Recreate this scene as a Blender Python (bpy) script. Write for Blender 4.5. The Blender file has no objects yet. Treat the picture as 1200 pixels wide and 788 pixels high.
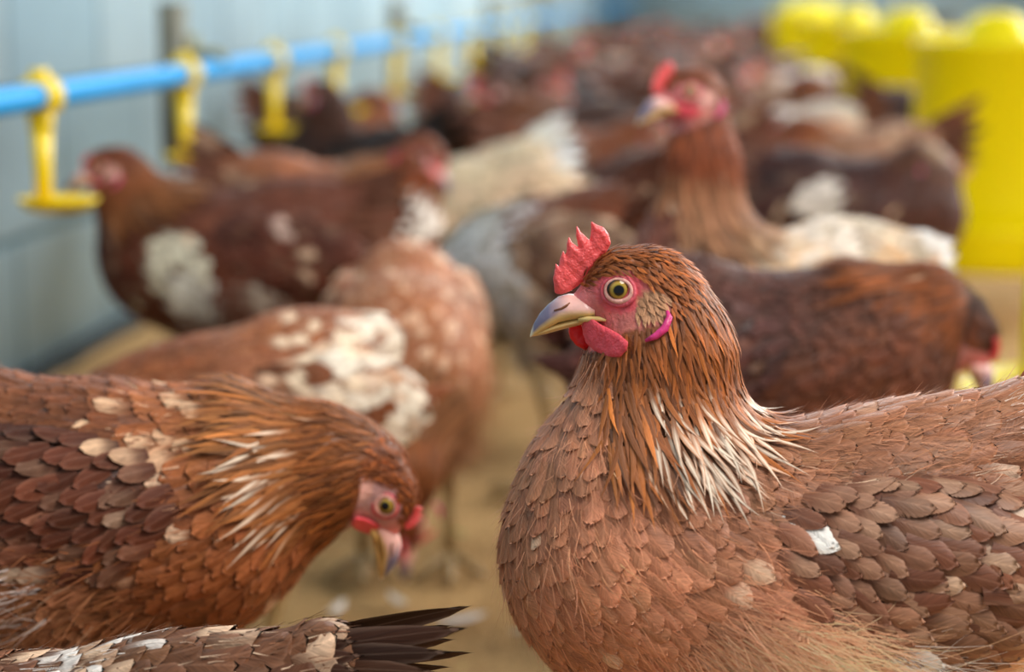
import bpy, math, random
import numpy as np

# ------------------------------------------------------------------ camera, light, exposure
C = bpy.context.scene.collection
sc = bpy.context.scene
cam_d = bpy.data.cameras.new('camera')
cam = bpy.data.objects.new('camera', cam_d)
C.objects.link(cam)
sc.camera = cam
cam_d.sensor_width = 36.0
cam_d.lens = 70.0
cam_d.clip_start = 0.05
cam.location = (0.0, 0.0, 0.53)
cam.rotation_euler = (math.radians(90 - 9.78), 0, math.radians(5.63))
cam_d.dof.use_dof = True
cam_d.dof.focus_distance = 0.955
cam_d.dof.aperture_fstop = 4.3

w = bpy.data.worlds.new('world')
sc.world = w
w.use_nodes = True
bgn = w.node_tree.nodes['Background']
bgn.inputs['Color'].default_value = (0.93, 0.97, 1.0, 1)
bgn.inputs['Strength'].default_value = 0.40

def area(name, loc, target, size, size_y, power, col):
    ld = bpy.data.lights.new(name, 'AREA')
    ld.shape = 'RECTANGLE'
    ld.size = size; ld.size_y = size_y
    ld.energy = power; ld.color = col
    o = bpy.data.objects.new(name, ld)
    C.objects.link(o)
    o.location = loc
    from mathutils import Vector
    d = Vector(target) - Vector(loc)
    o.rotation_euler = d.to_track_quat('-Z', 'Y').to_euler()
    return o
area('skylight_lamp', (1.2, 0.2, 2.6), (0.1, 1.2, 0.2), 1.3, 1.3, 88, (1.0, 0.97, 0.92))
area('open_side_lamp', (3.6, 6.0, 2.4), (0.2, 4.0, 0.2), 7.0, 1.8, 600, (1.0, 0.98, 0.93))
area('aisle_fill', (-0.1, 11.5, 3.4), (-0.3, 10.0, 0.0), 2.0, 9.0, 300, (0.90, 0.96, 1.0))  # added fill light over the far aisle, brightens the pale walls

area('far_wall_fill', (1.0, 14.5, 3.2), (0.8, 18.0, 0.6), 4.0, 1.0, 170, (0.86, 0.95, 1.0))  # added fill light aimed at the far wall to brighten it

sc.view_settings.view_transform = 'Standard'
sc.view_settings.look = 'None'
sc.view_settings.exposure = 0.0
sc.view_settings.gamma = 1.0
sc.view_settings.use_curve_mapping = False
sc.cycles.use_denoising = True
sc.cycles.max_bounces = 6
sc.cycles.diffuse_bounces = 3
sc.cycles.transparent_max_bounces = 12

# ------------------------------------------------------------------ colours and materials
def lin(c):
    out = []
    for v in c:
        v = v / 255.0
        out.append(v / 12.92 if v <= 0.04045 else ((v + 0.055) / 1.055) ** 2.4)
    return np.array(out)

def new_mat(name):
    m = bpy.data.materials.new(name)
    m.use_nodes = True
    nt = m.node_tree
    return m, nt, nt.nodes['Principled BSDF']

def N(nt, typ, **kw):
    n = nt.nodes.new(typ)
    for k, v in kw.items():
        setattr(n, k, v)
    return n

def math_node(nt, op, a, b=None, c=None, clamp=False):
    n = N(nt, 'ShaderNodeMath', operation=op, use_clamp=clamp)
    for i, v in enumerate((a, b, c)):
        if v is None: continue
        if isinstance(v, (int, float)): n.inputs[i].default_value = v
        else: nt.links.new(v, n.inputs[i])
    return n.outputs[0]

def mixc(nt, fac, a, b, mode='MIX'):
    n = N(nt, 'ShaderNodeMix', data_type='RGBA', blend_type=mode)
    for key, v in ((0, fac), (6, a), (7, b)):
        if isinstance(v, (int, float)): n.inputs[key].default_value = v
        elif isinstance(v, (tuple, list, np.ndarray)): n.inputs[key].default_value = (float(v[0]), float(v[1]), float(v[2]), 1)
        else: nt.links.new(v, n.inputs[key])
    return n.outputs[2]

def plain(name, rgb, rough=0.5, sss=0.0, spec=0.5, coat=0.0, bump=0.0, bscale=200, var=0.0, vscale=8, metal=0.0, trans=0.0):
    m, nt, b = new_mat(name)
    c = lin(rgb)
    b.inputs['Base Color'].default_value = (*c, 1)
    b.inputs['Roughness'].default_value = rough
    b.inputs['Specular IOR Level'].default_value = spec
    b.inputs['Metallic'].default_value = metal
    b.inputs['Coat Weight'].default_value = coat
    if sss:
        b.inputs['Subsurface Weight'].default_value = sss
        b.inputs['Subsurface Scale'].default_value = 0.006
        b.inputs['Subsurface Radius'].default_value = (1.0, 0.35, 0.25)
    tc = N(nt, 'ShaderNodeTexCoord')
    if var:
        n = N(nt, 'ShaderNodeTexNoise'); n.inputs['Scale'].default_value = vscale; n.inputs['Detail'].default_value = 5
        nt.links.new(tc.outputs['Object'], n.inputs['Vector'])
        o = mixc(nt, n.outputs[0], tuple(c * (1 - var)), tuple(np.minimum(c * (1 + var), 1)))
        nt.links.new(o, b.inputs['Base Color'])
    if bump:
        n = N(nt, 'ShaderNodeTexNoise'); n.inputs['Scale'].default_value = bscale; n.inputs['Detail'].default_value = 3
        nt.links.new(tc.outputs['Object'], n.inputs['Vector'])
        bp = N(nt, 'ShaderNodeBump'); bp.inputs['Strength'].default_value = bump; bp.inputs['Distance'].default_value = 0.001
        nt.links.new(n.outputs[0], bp.inputs['Height']); nt.links.new(bp.outputs[0], b.inputs['Normal'])
    return m

def feather_material(name, fringe):
    # Col = own colour of every feather, fuv = (across -1..1, along 0..1, random)
    m, nt, b = new_mat(name)
    a = N(nt, 'ShaderNodeAttribute', attribute_name='Col')
    f = N(nt, 'ShaderNodeAttribute', attribute_name='fuv')
    sep = N(nt, 'ShaderNodeSeparateXYZ'); nt.links.new(f.outputs['Vector'], sep.inputs[0])
    u, v, r = sep.outputs[0], sep.outputs[1], sep.outputs[2]
    au = math_node(nt, 'ABSOLUTE', u)
    s = math_node(nt, 'MULTIPLY_ADD', au, -0.45, v)          # barbs run obliquely off the shaft
    cmb = N(nt, 'ShaderNodeCombineXYZ')
    nt.links.new(math_node(nt, 'MULTIPLY', s, 26.0), cmb.inputs[0])
    nt.links.new(math_node(nt, 'MULTIPLY', r, 97.0), cmb.inputs[1])
    nt.links.new(math_node(nt, 'MULTIPLY', u, 1.3), cmb.inputs[2])
    nz = N(nt, 'ShaderNodeTexNoise'); nz.inputs['Scale'].default_value = 1.0; nz.inputs['Detail'].default_value = 3
    nt.links.new(cmb.outputs[0], nz.inputs['Vector'])
    streak = math_node(nt, 'MULTIPLY_ADD', nz.outputs[0], 1.3, 0.38)
    col = mixc(nt, 1.0, a.outputs['Color'], streak, 'MULTIPLY')
    # pale outer lacing of the vane, darker in the middle
    e = math_node(nt, 'MAXIMUM', au, math_node(nt, 'MULTIPLY_ADD', v, 3.2, -2.2))
    lace = math_node(nt, 'MULTIPLY', math_node(nt, 'SUBTRACT', e, 0.55, clamp=True), 1.35, clamp=True)
    light = mixc(nt, 1.0, col, (1.55, 1.5, 1.45), 'MULTIPLY')
    light = mixc(nt, 0.10, light, tuple(lin((235, 205, 180))))
    col = mixc(nt, lace, col, light)
    shaft = math_node(nt, 'MULTIPLY', math_node(nt, 'LESS_THAN', au, 0.07), 0.35)
    col = mixc(nt, shaft, col, light)
    nt.links.new(col, b.inputs['Base Color'])
    b.inputs['Roughness'].default_value = 0.45
    b.inputs['Specular IOR Level'].default_value = 0.28
    bp = N(nt, 'ShaderNodeBump'); bp.inputs['Strength'].default_value = 0.45; bp.inputs['Distance'].default_value = 0.0006
    nt.links.new(nz.outputs[0], bp.inputs['Height']); nt.links.new(bp.outputs[0], b.inputs['Normal'])
    if not fringe:
        b.inputs['Specular IOR Level'].default_value = 0.16
        b.inputs['Roughness'].default_value = 0.55
    if fringe:
        thr = math_node(nt, 'MULTIPLY_ADD', nz.outputs[0], -1.4, 1.72)   # ragged outer barbs
        nt.links.new(math_node(nt, 'LESS_THAN', e, thr), b.inputs['Alpha'])
    return m

def hair_material(name):
    m, nt, b = new_mat(name)
    a = N(nt, 'ShaderNodeAttribute', attribute_name='Col')
    nt.links.new(a.outputs['Color'], b.inputs['Base Color'])
    b.inputs['Roughness'].default_value = 0.55
    b.inputs['Specular IOR Level'].default_value = 0.3
    return m

def body_material():
    # skin on face and legs, plumage ground colour elsewhere: all in the Col attribute
    m, nt, b = new_mat('skin_and_down')
    a = N(nt, 'ShaderNodeAttribute', attribute_name='Col')
    tc = N(nt, 'ShaderNodeTexCoord')
    n = N(nt, 'ShaderNodeTexNoise'); n.inputs['Scale'].default_value = 420; n.inputs['Detail'].default_value = 4
    nt.links.new(tc.outputs['Object'], n.inputs['Vector'])
    n2 = N(nt, 'ShaderNodeTexNoise'); n2.inputs['Scale'].default_value = 130; n2.inputs['Detail'].default_value = 5
    nt.links.new(tc.outputs['Object'], n2.inputs['Vector'])
    k = math_node(nt, 'MULTIPLY_ADD', n2.outputs[0], 1.1, 0.45)
    nt.links.new(mixc(nt, 1.0, a.outputs['Color'], k, 'MULTIPLY'), b.inputs['Base Color'])
    b.inputs['Roughness'].default_value = 0.5
    b.inputs['Subsurface Weight'].default_value = 0.15
    b.inputs['Subsurface Scale'].default_value = 0.003
    b.inputs['Subsurface Radius'].default_value = (1.0, 0.35, 0.25)
    bp = N(nt, 'ShaderNodeBump'); bp.inputs['Strength'].default_value = 0.7; bp.inputs['Distance'].default_value = 0.0012
    nt.links.new(n.outputs[0], bp.inputs['Height']); nt.links.new(bp.outputs[0], b.inputs['Normal'])
    return m

def eye_material():
    # local +Y is the optical axis of the eyeball (unit sphere scaled): rings by distance from that axis
    m, nt, b = new_mat('eye_amber')
    a = N(nt, 'ShaderNodeAttribute', attribute_name='fuv')
    sep = N(nt, 'ShaderNodeSeparateXYZ'); nt.links.new(a.outputs['Vector'], sep.inputs[0])
    r = sep.outputs[0]
    ramp = N(nt, 'ShaderNodeValToRGB'); nt.links.new(r, ramp.inputs[0])
    el = ramp.color_ramp.elements
    el[0].position = 0.0; el[0].color = (0.002, 0.003, 0.006, 1)
    el[1].position = 0.43; el[1].color = (0.002, 0.003, 0.006, 1)
    for pos, c in ((0.47, (95, 80, 25)), (0.55, (160, 138, 52)), (0.70, (176, 140, 62)), (0.82, (120, 84, 30)), (0.90, (40, 24, 12))):
        e = el.new(pos); e.color = (*lin(c), 1)
    nz = N(nt, 'ShaderNodeTexNoise'); nz.inputs['Scale'].default_value = 9
    nt.links.new(a.outputs['Vector'], nz.inputs['Vector'])
    k = math_node(nt, 'MULTIPLY_ADD', nz.outputs[0], 0.6, 0.7)
    nt.links.new(mixc(nt, 1.0, ramp.outputs[0], k, 'MULTIPLY'), b.inputs['Base Color'])
    b.inputs['Roughness'].default_value = 0.04
    b.inputs['Specular IOR Level'].default_value = 0.4
    return m

def beak_material():
    m, nt, b = new_mat('horn_beak')
    a = N(nt, 'ShaderNodeAttribute', attribute_name='Col')
    tc = N(nt, 'ShaderNodeTexCoord')
    n = N(nt, 'ShaderNodeTexNoise'); n.inputs['Scale'].default_value = 160; n.inputs['Detail'].default_value = 4
    nt.links.new(tc.outputs['Object'], n.inputs['Vector'])
    k = math_node(nt, 'MULTIPLY_ADD', n.outputs[0], 0.6, 0.7)
    nt.links.new(mixc(nt, 1.0, a.outputs['Color'], k, 'MULTIPLY'), b.inputs['Base Color'])
    b.inputs['Roughness'].default_value = 0.28
    b.inputs['Subsurface Weight'].default_value = 0.1
    b.inputs['Subsurface Scale'].default_value = 0.002
    return m

M = dict(
    feather=feather_material('feather_vane', False),
    feather_fine=feather_material('feather_vane_frayed', True),
    hair=hair_material('downy_barbs'),
    body=body_material(), eye=eye_material(), beak=beak_material(),
    comb=plain('comb_skin', (236, 88, 88), 0.42, sss=0.3, bump=0.9, bscale=700, var=0.22, vscale=160, coat=0.12),
    wattle=plain('wattle_skin', (226, 76, 88), 0.45, sss=0.3, bump=0.9, bscale=600, var=0.2, vscale=150),
    wattle_red=plain('wattle_skin_red', (220, 18, 22), 0.4, sss=0.3, bump=0.7, bscale=500, var=0.15, vscale=150),
    lobe=plain('ear_lobe_skin', (205, 50, 120), 0.4, sss=0.2, bump=0.6, bscale=400, var=0.25, vscale=200),
    lid=plain('eyelid_skin', (214, 150, 146), 0.45, sss=0.25, bump=0.8, bscale=600, var=0.2, vscale=200),
    blue=plain('blue_pvc', (0, 140, 205), 0.6, spec=.2, var=0.08, vscale=6),
    yellow=plain('yellow_plastic', (238, 206, 0), 0.38, sss=0.0, var=0.06, vscale=20),
)

# ------------------------------------------------------------------ mesh helpers
def mesh_obj(name, V, F, mat, parent=None, col=None, fuv=None, smooth=True):
    V = np.asarray(V, dtype=np.float32)
    me = bpy.data.meshes.new(name)
    if isinstance(F, np.ndarray):
        nf, k = F.shape
        me.vertices.add(len(V)); me.vertices.foreach_set('co', V.ravel())
        me.loops.add(nf * k); me.loops.foreach_set('vertex_index', F.astype(np.int32).ravel())
        me.polygons.add(nf); me.polygons.foreach_set('loop_start', np.arange(0, nf * k, k, dtype=np.int32))
        me.update(calc_edges=True)
        me.validate()
    else:
        me.from_pydata(V.tolist(), [], F)
    if smooth:
        me.polygons.foreach_set('use_smooth', [True] * len(me.polygons))
    if col is not None:
        at = me.attributes.new('Col', 'FLOAT_COLOR', 'POINT')
        c = np.ones((len(V), 4), dtype=np.float32); c[:, :3] = col
        at.data.foreach_set('color', c.ravel())
    if fuv is not None:
        at = me.attributes.new('fuv', 'FLOAT_VECTOR', 'POINT')
        at.data.foreach_set('vector', np.asarray(fuv, dtype=np.float32).ravel())
    me.materials.append(mat)
    o = bpy.data.objects.new(name, me)
    C.objects.link(o)
    if parent is not None: o.parent = parent
    return o

def join_geo(parts):
    # parts: (V, F ndarray quads, col)
    Vs, Fs, Cs, off = [], [], [], 0
    for V, F, c in parts:
        Vs.append(V); Fs.append(F + off); off += len(V)
        Cs.append(np.broadcast_to(c, (len(V), 3)))
    return np.concatenate(Vs), np.concatenate(Fs), np.concatenate(Cs)

def loft(rings, closed_ends=True):
    # rings: list of (n,3); returns quads (degenerate fans closed by extra collapsed ring)
    n = len(rings[0])
    R = list(rings)
    if closed_ends:
        R = [np.repeat(R[0].mean(0)[None], n, 0)] + R + [np.repeat(R[-1].mean(0)[None], n, 0)]
    V = np.concatenate(R)
    F = []
    for i in range(len(R) - 1):
        for j in range(n):
            F.append((i * n + j, i * n + (j + 1) % n, (i + 1) * n + (j + 1) % n, (i + 1) * n + j))
    return V, np.array(F)

def tube(path, radii, n=10):
    path = np.array(path, float)
    rings = []
    prev = None
    for i, p in enumerate(path):
        a = path[max(i - 1, 0)]; b = path[min(i + 1, len(path) - 1)]
        t = (b - a) / (np.linalg.norm(b - a) + 1e-9)
        if prev is None:
            ref = np.array([0, 0, 1.0]) if abs(t[2]) < 0.9 else np.array([1.0, 0, 0])
        else: ref = prev
        s = ref - t * ref.dot(t); s /= np.linalg.norm(s) + 1e-9
        q = np.cross(t, s); prev = s
        r = radii[i] if hasattr(radii, '__len__') else radii
        ang = np.linspace(0, 2 * np.pi, n, endpoint=False)
        rings.append(p + r * (np.cos(ang)[:, None] * s + np.sin(ang)[:, None] * q))
    return loft(rings)

def surface_nets(fn, lo, hi, h):
    lo = np.array(lo, float); hi = np.array(hi, float)
    n = np.ceil((hi - lo) / h).astype(int) + 1
    ax = [lo[i] + h * np.arange(n[i]) for i in range(3)]
    G = np.stack(np.meshgrid(*ax, indexing='ij'), -1)
    D = fn(G.reshape(-1, 3)).reshape(n)
    S = D < 0
    cnt = np.zeros(n - 1, int)
    acc = np.zeros((*(n - 1), 3)); ne = np.zeros(n - 1)
    corner = [(i, j, k) for i in (0, 1) for j in (0, 1) for k in (0, 1)]
    def sl(c): return tuple(slice(c[a], n[a] - 1 + c[a]) for a in range(3))
    for c in corner: cnt += S[sl(c)]
    for c in corner:
        for a in range(3):
            if c[a] == 1: continue
            d = list(c); d[a] = 1
            A = D[sl(c)]; B = D[sl(d)]
            cr = (A < 0) != (B < 0)
            t = np.where(cr, A / np.where(cr, A - B, 1), 0)
            for b in range(3):
                acc[..., b] += np.where(cr, (t if b == a else c[b]), 0)
            ne += cr
    act = ne > 0
    idx = -np.ones(n - 1, int); idx[act] = np.arange(act.sum())
    ii = np.argwhere(act)
    V = lo + h * (ii + acc[act] / ne[act][:, None])
    F = []
    for a in range(3):
        b, c = (a + 1) % 3, (a + 2) % 3
        s0 = [slice(None)] * 3; s1 = [slice(None)] * 3
        s0[a] = slice(0, n[a] - 1); s1[a] = slice(1, n[a])
        A = S[tuple(s0)]; B = S[tuple(s1)]
        e = np.argwhere(A != B)
        e = e[(e[:, b] > 0) & (e[:, c] > 0) & (e[:, b] < n[b] - 1) & (e[:, c] < n[c] - 1)]
        fl = A[tuple(e.T)]
        def cell(db, dc):
            q = e.copy(); q[:, b] -= db; q[:, c] -= dc
            return idx[tuple(q.T)]
        q = np.stack([cell(1, 1), cell(0, 1), cell(0, 0), cell(1, 0)], 1)
        q[~fl] = q[~fl][:, ::-1]
        F.append(q)
    F = np.concatenate(F)
    return V, F[(F >= 0).all(1)]

def tag(o, label=None, cat=None, group=None, kind=None):
    if label: o['label'] = label
    if cat: o['category'] = cat
    if group: o['group'] = group
    if kind: o['kind'] = kind
    return o

def empty(name, loc=(0, 0, 0), rz=0.0):
    o = bpy.data.objects.new(name, None)
    C.objects.link(o)
    o.empty_display_size = 0.05
    o.location = loc; o.rotation_euler = (0, 0, rz)
    return o

# ------------------------------------------------------------------ the hen: one shape function, posed by its joints
def cone(p, a, b, ra, rb, sy=1.0):
    s = np.array([1, 1 / sy, 1]); a = np.asarray(a, float); b = np.asarray(b, float)
    q = (p - a) * s; ba = (b - a) * s
    t = np.clip(q @ ba / (ba @ ba + 1e-12), 0, 1)
    return np.linalg.norm(q - t[:, None] * ba, axis=1) - (ra + (rb - ra) * t)

def ellip(p, c, r):
    q = p - np.asarray(c, float); r = np.asarray(r, float)
    k0 = np.linalg.norm(q / r, axis=1); k1 = np.linalg.norm(q / r ** 2, axis=1) + 1e-9
    return k0 * (k0 - 1) / k1

def smin(a, b, k):
    h = np.clip(0.5 + 0.5 * (b - a) / k, 0, 1)
    return b * (1 - h) + a * h - k * h * (1 - h)

def rot(yaw, pitch, roll=0.0):
    # head frame -> hen frame; positive pitch lowers the beak, positive yaw turns to the hen's left
    cy, sy = math.cos(yaw), math.sin(yaw); cp, sp = math.cos(pitch), math.sin(pitch)
    cr, sr = math.cos(roll), math.sin(roll)
    Rz = np.array([[cy, -sy, 0], [sy, cy, 0], [0, 0, 1]])
    Ry = np.array([[cp, 0, sp], [0, 1, 0], [-sp, 0, cp]])
    Rx = np.array([[1, 0, 0], [0, cr, -sr], [0, sr, cr]])
    return Rz @ Ry @ Rx

def v3(q):
    q = list(q)
    return np.array(q if len(q) == 3 else [q[0], 0.0, q[1]], float)

POSES = {
    'alert': dict(),
    'peck': dict(neck0=(.088, .258), r0=.052, neck1=(.138, .262), r1=.034, eye=(.173, .245), pitch=72, breast=(.062, .232), torso=(0, .236),
                 belly=(-.045, .205), rump=(-.075, .262), tail=(-.145, .300)),
    'forward': dict(neck0=(.080, .298), r0=.052, neck1=(.104, .332), r1=.032, eye=(.128, .356), pitch=5),
    'tall': dict(neck0=(.060, .318), r0=.048, neck1=(.058, .392), r1=.027, eye=(.078, .452), pitch=2, breast=(.062, .285)),
    'down': dict(neck0=(.095, .220), r0=.048, neck1=(.142, .165), r1=.032, eye=(.172, .105), pitch=70, breast=(.068, .222), torso=(0, .240),
                 belly=(-.045, .215), rump=(-.070, .278), tail=(-.130, .325)),
    'rest': dict(neck0=(.060, .285), r0=.052, neck1=(.080, .315), r1=.036, eye=(.098, .325), pitch=15),
}
BASE = dict(tail=(-.135, .318), rump=(-.070, .287), torso=(0, .252), breast=(.070, .268), belly=(-.042, .222),
            neck0=(.056, .308), r0=.054, neck1=(.049, .356), r1=.0335, eye=(.073, .387), pitch=0, yaw=0, roll=0, tail_up=25, tail_len=.85, tail_w=.011, comb=.7)

class Shape:
    def __init__(s, pose, **over):
        P = dict(BASE); P.update(POSES[pose]); P.update(over)
        s.P = P
        for k in ('tail', 'rump', 'torso', 'breast', 'belly', 'neck0', 'neck1', 'eye'):
            setattr(s, k, v3(P[k]))
        s.R = rot(math.radians(P['yaw']), math.radians(P['pitch']), math.radians(P['roll']))
        s.cran = s.eye_to_hen(np.array([[-.014, 0, -.004]]))[0]
        s.nape = s.eye_to_hen(np.array([[-.0215, 0, -.006]]))[0]
        s.wc = s.torso * 0.40 + s.rump * 0.60 + np.array([-.014 + P.get('wing_dx', 0), 0, -.004])
        d = s.tail - s.breast; s.wang = math.atan2(d[2], -d[0]) * 0.55 - .13
    def eye_to_hen(s, q):
        return q @ s.R.T + s.eye - s.R @ np.array([0, 0, 0])
    def head(s, p):
        q = (p - s.eye) @ s.R
        d = cone(q, (-.0145, 0, -.0035), (-.004, 0, -.002), .0215, .0195, .82)
        d = smin(d, cone(q, (-.002, 0, -.005), (.019, 0, -.0105), .0150, .0062, .78), .008)
        d = smin(d, cone(q, (-.012, 0, -.015), (.008, 0, -.0165), .0135, .0045, .85), .008)
        return d
    def neck(s, p):
        d = cone(p, s.neck0, s.neck1, s.P['r0'], s.P['r1'], .92)
        return smin(d, cone(p, s.neck1, s.nape, s.P['r1'], .0185, .85), .018)
    def trunk(s, p):
        d = ellip(p, s.torso, (.118, .069, .074))
        d = smin(d, cone(p, s.breast, s.torso, .061, .066, 1.0), .03)
        d = smin(d, cone(p, s.belly, s.rump, .060, .052, .95), .03)
        d = smin(d, cone(p, s.rump, s.tail, .050, .022, .85), .03)
        for sg in (-1, 1):
            hip = s.belly + np.array([.030, sg * .036, .0]); kn = hip + np.array([.004, sg * .004, -.062])
            if s.P.get('sit'): d = smin(d, cone(p, hip + [-.015, 0, 0], [hip[0] - .015, hip[1] * .8, .034], .045, .034), .03)
            else: d = smin(d, cone(p, hip, kn, .032, .015), .02)
        return d
    def body(s, p):
        return smin(smin(s.neck(p), s.head(p), .006), s.trunk(p), .024)
    def wingpad(s, p, sg):
        a = s.wang; q = p - (s.wc + np.array([0, sg * .050, 0]))
        ca, sa = math.cos(a), math.sin(a)
        q = np.stack([q[:, 0] * ca - q[:, 2] * sa, q[:, 1], q[:, 0] * sa + q[:, 2] * ca], 1)
        return ellip(q, (0, 0, 0), (.088, .0245, .046))
    def wing_surf(s, sg):
        return lambda p: smin(s.body(p), s.wingpad(p, sg), .006)

def grad(fn, p, e=8e-4):
    g = np.stack([fn(p + d) - fn(p - d) for d in np.eye(3) * e], 1)
    return g / (np.linalg.norm(g, axis=1, keepdims=True) + 1e-9)

def to_surface(fn, p, h, it=2):
    for _ in range(it):
        g = grad(fn, p)
        p = p - g * (fn(p) - h)[:, None] * 0.9
    return p

def poly_in(x, z, poly):
    ins = np.zeros(len(x), bool)
    n = len(poly)
    for i in range(n):
        x1, z1 = poly[i]; x2, z2 = poly[(i + 1) % n]
        c = (z1 > z) != (z2 > z)
        ins ^= c & (x < (x2 - x1) * (z - z1) / ((z2 - z1) if z2 != z1 else 1e-9) + x1)
    return ins

def hm(pts):    # head measurements -> metres in the head frame (eye at the origin, beak towards +x)
    return [((541 - a) / 7880.0, (314 - b) / 7880.0) for a, b in pts]

FACE = hm([(250, 330), (345, 325), (405, 322), (450, 283), (500, 255), (560, 247), (610, 260), (655, 290), (722, 340), (738, 392),
           (735, 440), (700, 485), (640, 505), (590, 520), (575, 575), (480, 575), (400, 540), (380, 480), (300, 420)])
EAR = hm([(640, 305), (700, 315), (722, 345), (716, 385), (665, 425), (605, 415), (610, 360)])

def sample(V, F, rng, n_cand):
    a, b, c, d = (V[F[:, i]] for i in range(4))
    ar = 0.5 * np.linalg.norm(np.cross(c - a, d - b), axis=1)
    k = rng.choice(len(F), n_cand, p=ar / ar.sum())
    u = rng.random((n_cand, 1)); v = rng.random((n_cand, 1))
    return (a[k] * (1 - u) + b[k] * u) * (1 - v) + (d[k] * (1 - u) + c[k] * u) * v

def darts(p, r):
    cell = float(r.max()); grid = {}; keep = []
    key = np.floor(p / cell).astype(int)
    for i in range(len(p)):
        kx, ky, kz = key[i]; ok = True; ri = r[i]; pi = p[i]
        for dx in (-1, 0, 1):
            for dy in (-1, 0, 1):
                for dz in (-1, 0, 1):
                    for q in grid.get((kx + dx, ky + dy, kz + dz), ()):
                        dd = p[q] - pi
                        if dd @ dd < ri * ri: ok = False; break
                    if not ok: break
                if not ok: break
            if not ok: break
        if ok:
            grid.setdefault((kx, ky, kz), []).append(i); keep.append(i)
    return np.array(keep, int)

def vane(p, n, f, L, W, col, rng, pointed, fn=None, streak=False, h0=None, lift=None, nv=6, nu=3, droop=0.15, bend=None, cup=.25):
    """A batch of feathers. p root, n normal, f flow, L length, W half width (arrays). Laid onto the surface fn when given."""
    k = len(p)
    L = np.broadcast_to(L, (k,)); W = np.broadcast_to(W, (k,)); pointed = np.broadcast_to(pointed, (k,)).astype(float)
    h0 = np.zeros(k) if h0 is None else np.broadcast_to(h0, (k,)); lift = np.broadcast_to(0.0 if lift is None else lift, (k,))
    side = np.cross(n, f); side /= np.linalg.norm(side, axis=1, keepdims=True) + 1e-9
    vs = 1 - (1 - np.linspace(0, 1, nv)) ** 1.45; us = np.linspace(-1, 1, nu)
    sweep = rng.normal(0, .12, k) if bend is None else np.broadcast_to(bend, (k,))
    rid = rng.random(k)
    c1, c2, cw = col if isinstance(col, tuple) else (col, col, np.zeros(k))
    P, H, FU, CO = [], [], [], []
    for v in vs:
        rd = np.where(v < .5, .55 + .45 * math.sin(math.pi * v), np.sqrt(max(0.0, 1 - ((v - .5) / .5) ** 2)) * .93 + .07 * (v < 1))
        pt = (.5 + .5 * math.sin(math.pi * min(v * 1.1, 1))) * (1 - v ** 2.4) if v < 1 else 0.0
        w = (W * (rd * (1 - pointed) + pt * pointed))[:, None]
        for u in us:
            q = p + f * (L * v * (1 - (.10 * u * u * (1 - pointed) * (v > .5))))[:, None] + side * (u * w + (sweep * L * v * v)[:, None])
            h = h0 + lift * v ** 1.4 - cup * np.abs(u) ** 2 * w[:, 0]
            P.append(q); H.append(h)
            tt = (min(max((v - .15) / .3, 0), 1) * (1 - abs(u) ** 2 * .9)) if streak else min(max((v - .18) / .35, 0), 1) * (1 - .35 * abs(u))
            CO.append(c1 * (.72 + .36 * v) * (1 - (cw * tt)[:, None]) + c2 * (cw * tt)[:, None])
            FU.append(np.stack([np.full(k, u), np.full(k, v), rid], 1))
    m = nv * nu
    P = np.stack(P, 1).reshape(-1, 3); H = np.stack(H, 1).reshape(-1); FU = np.stack(FU, 1).reshape(-1, 3)
    if fn is not None:
        P = to_surface(fn, P, H)
    else:
        P = P + np.repeat(n, m, 0) * H[:, None]
    CO = np.stack(CO, 1).reshape(-1, 3)
    quad = []
    for i in range(nv - 1):
        for j in range(nu - 1):
            quad.append((i * nu + j, i * nu + j + 1, (i + 1) * nu + j + 1, (i + 1) * nu + j))
    F = (np.arange(k)[:, None, None] * m + np.array(quad)[None]).reshape(-1, 4)
    return P, F, np.clip(CO, .003, .95), FU

def barbs(p, n, f, L, W, col, rng, segs=3, spread=.5, fn=None):
    """Loose downy barbs: thin tapering curved strands."""
    k = len(p)
    d = f + rng.normal(0, spread, (k, 3)) * 0.6 + n * rng.uniform(.05, .5, (k, 1))
    d /= np.linalg.norm(d, axis=1, keepdims=True)
    curl = rng.normal(0, .35, (k, 3)) - n * .25
    side = np.cross(d, n); side /= np.linalg.norm(side, axis=1, keepdims=True) + 1e-9
    P = []
    for i in range(segs + 1):
        t = i / segs
        c = p + d * (L * t)[:, None] + curl * (L * t * t * .5)[:, None]
        w = (W * (1 - t * .85))[:, None]
        P += [c - side * w, c + side * w]
    m = 2 * (segs + 1)
    P = np.stack(P, 1).reshape(-1, 3)
    q = np.array([(2 * i, 2 * i + 1, 2 * i + 3, 2 * i + 2) for i in range(segs)])
    F = (np.arange(k)[:, None, None] * m + q[None]).reshape(-1, 4)
    return P, F, np.repeat(col, m, 0)

def merge(batches):
    Vs, Fs, Cs, Us, off = [], [], [], [], 0
    for b in batches:
        Vs.append(b[0]); Fs.append(b[1] + off); Cs.append(b[2]); off += len(b[0])
        if len(b) > 3: Us.append(b[3])
    return np.concatenate(Vs), np.concatenate(Fs), np.concatenate(Cs), (np.concatenate(Us) if Us else None)

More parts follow.
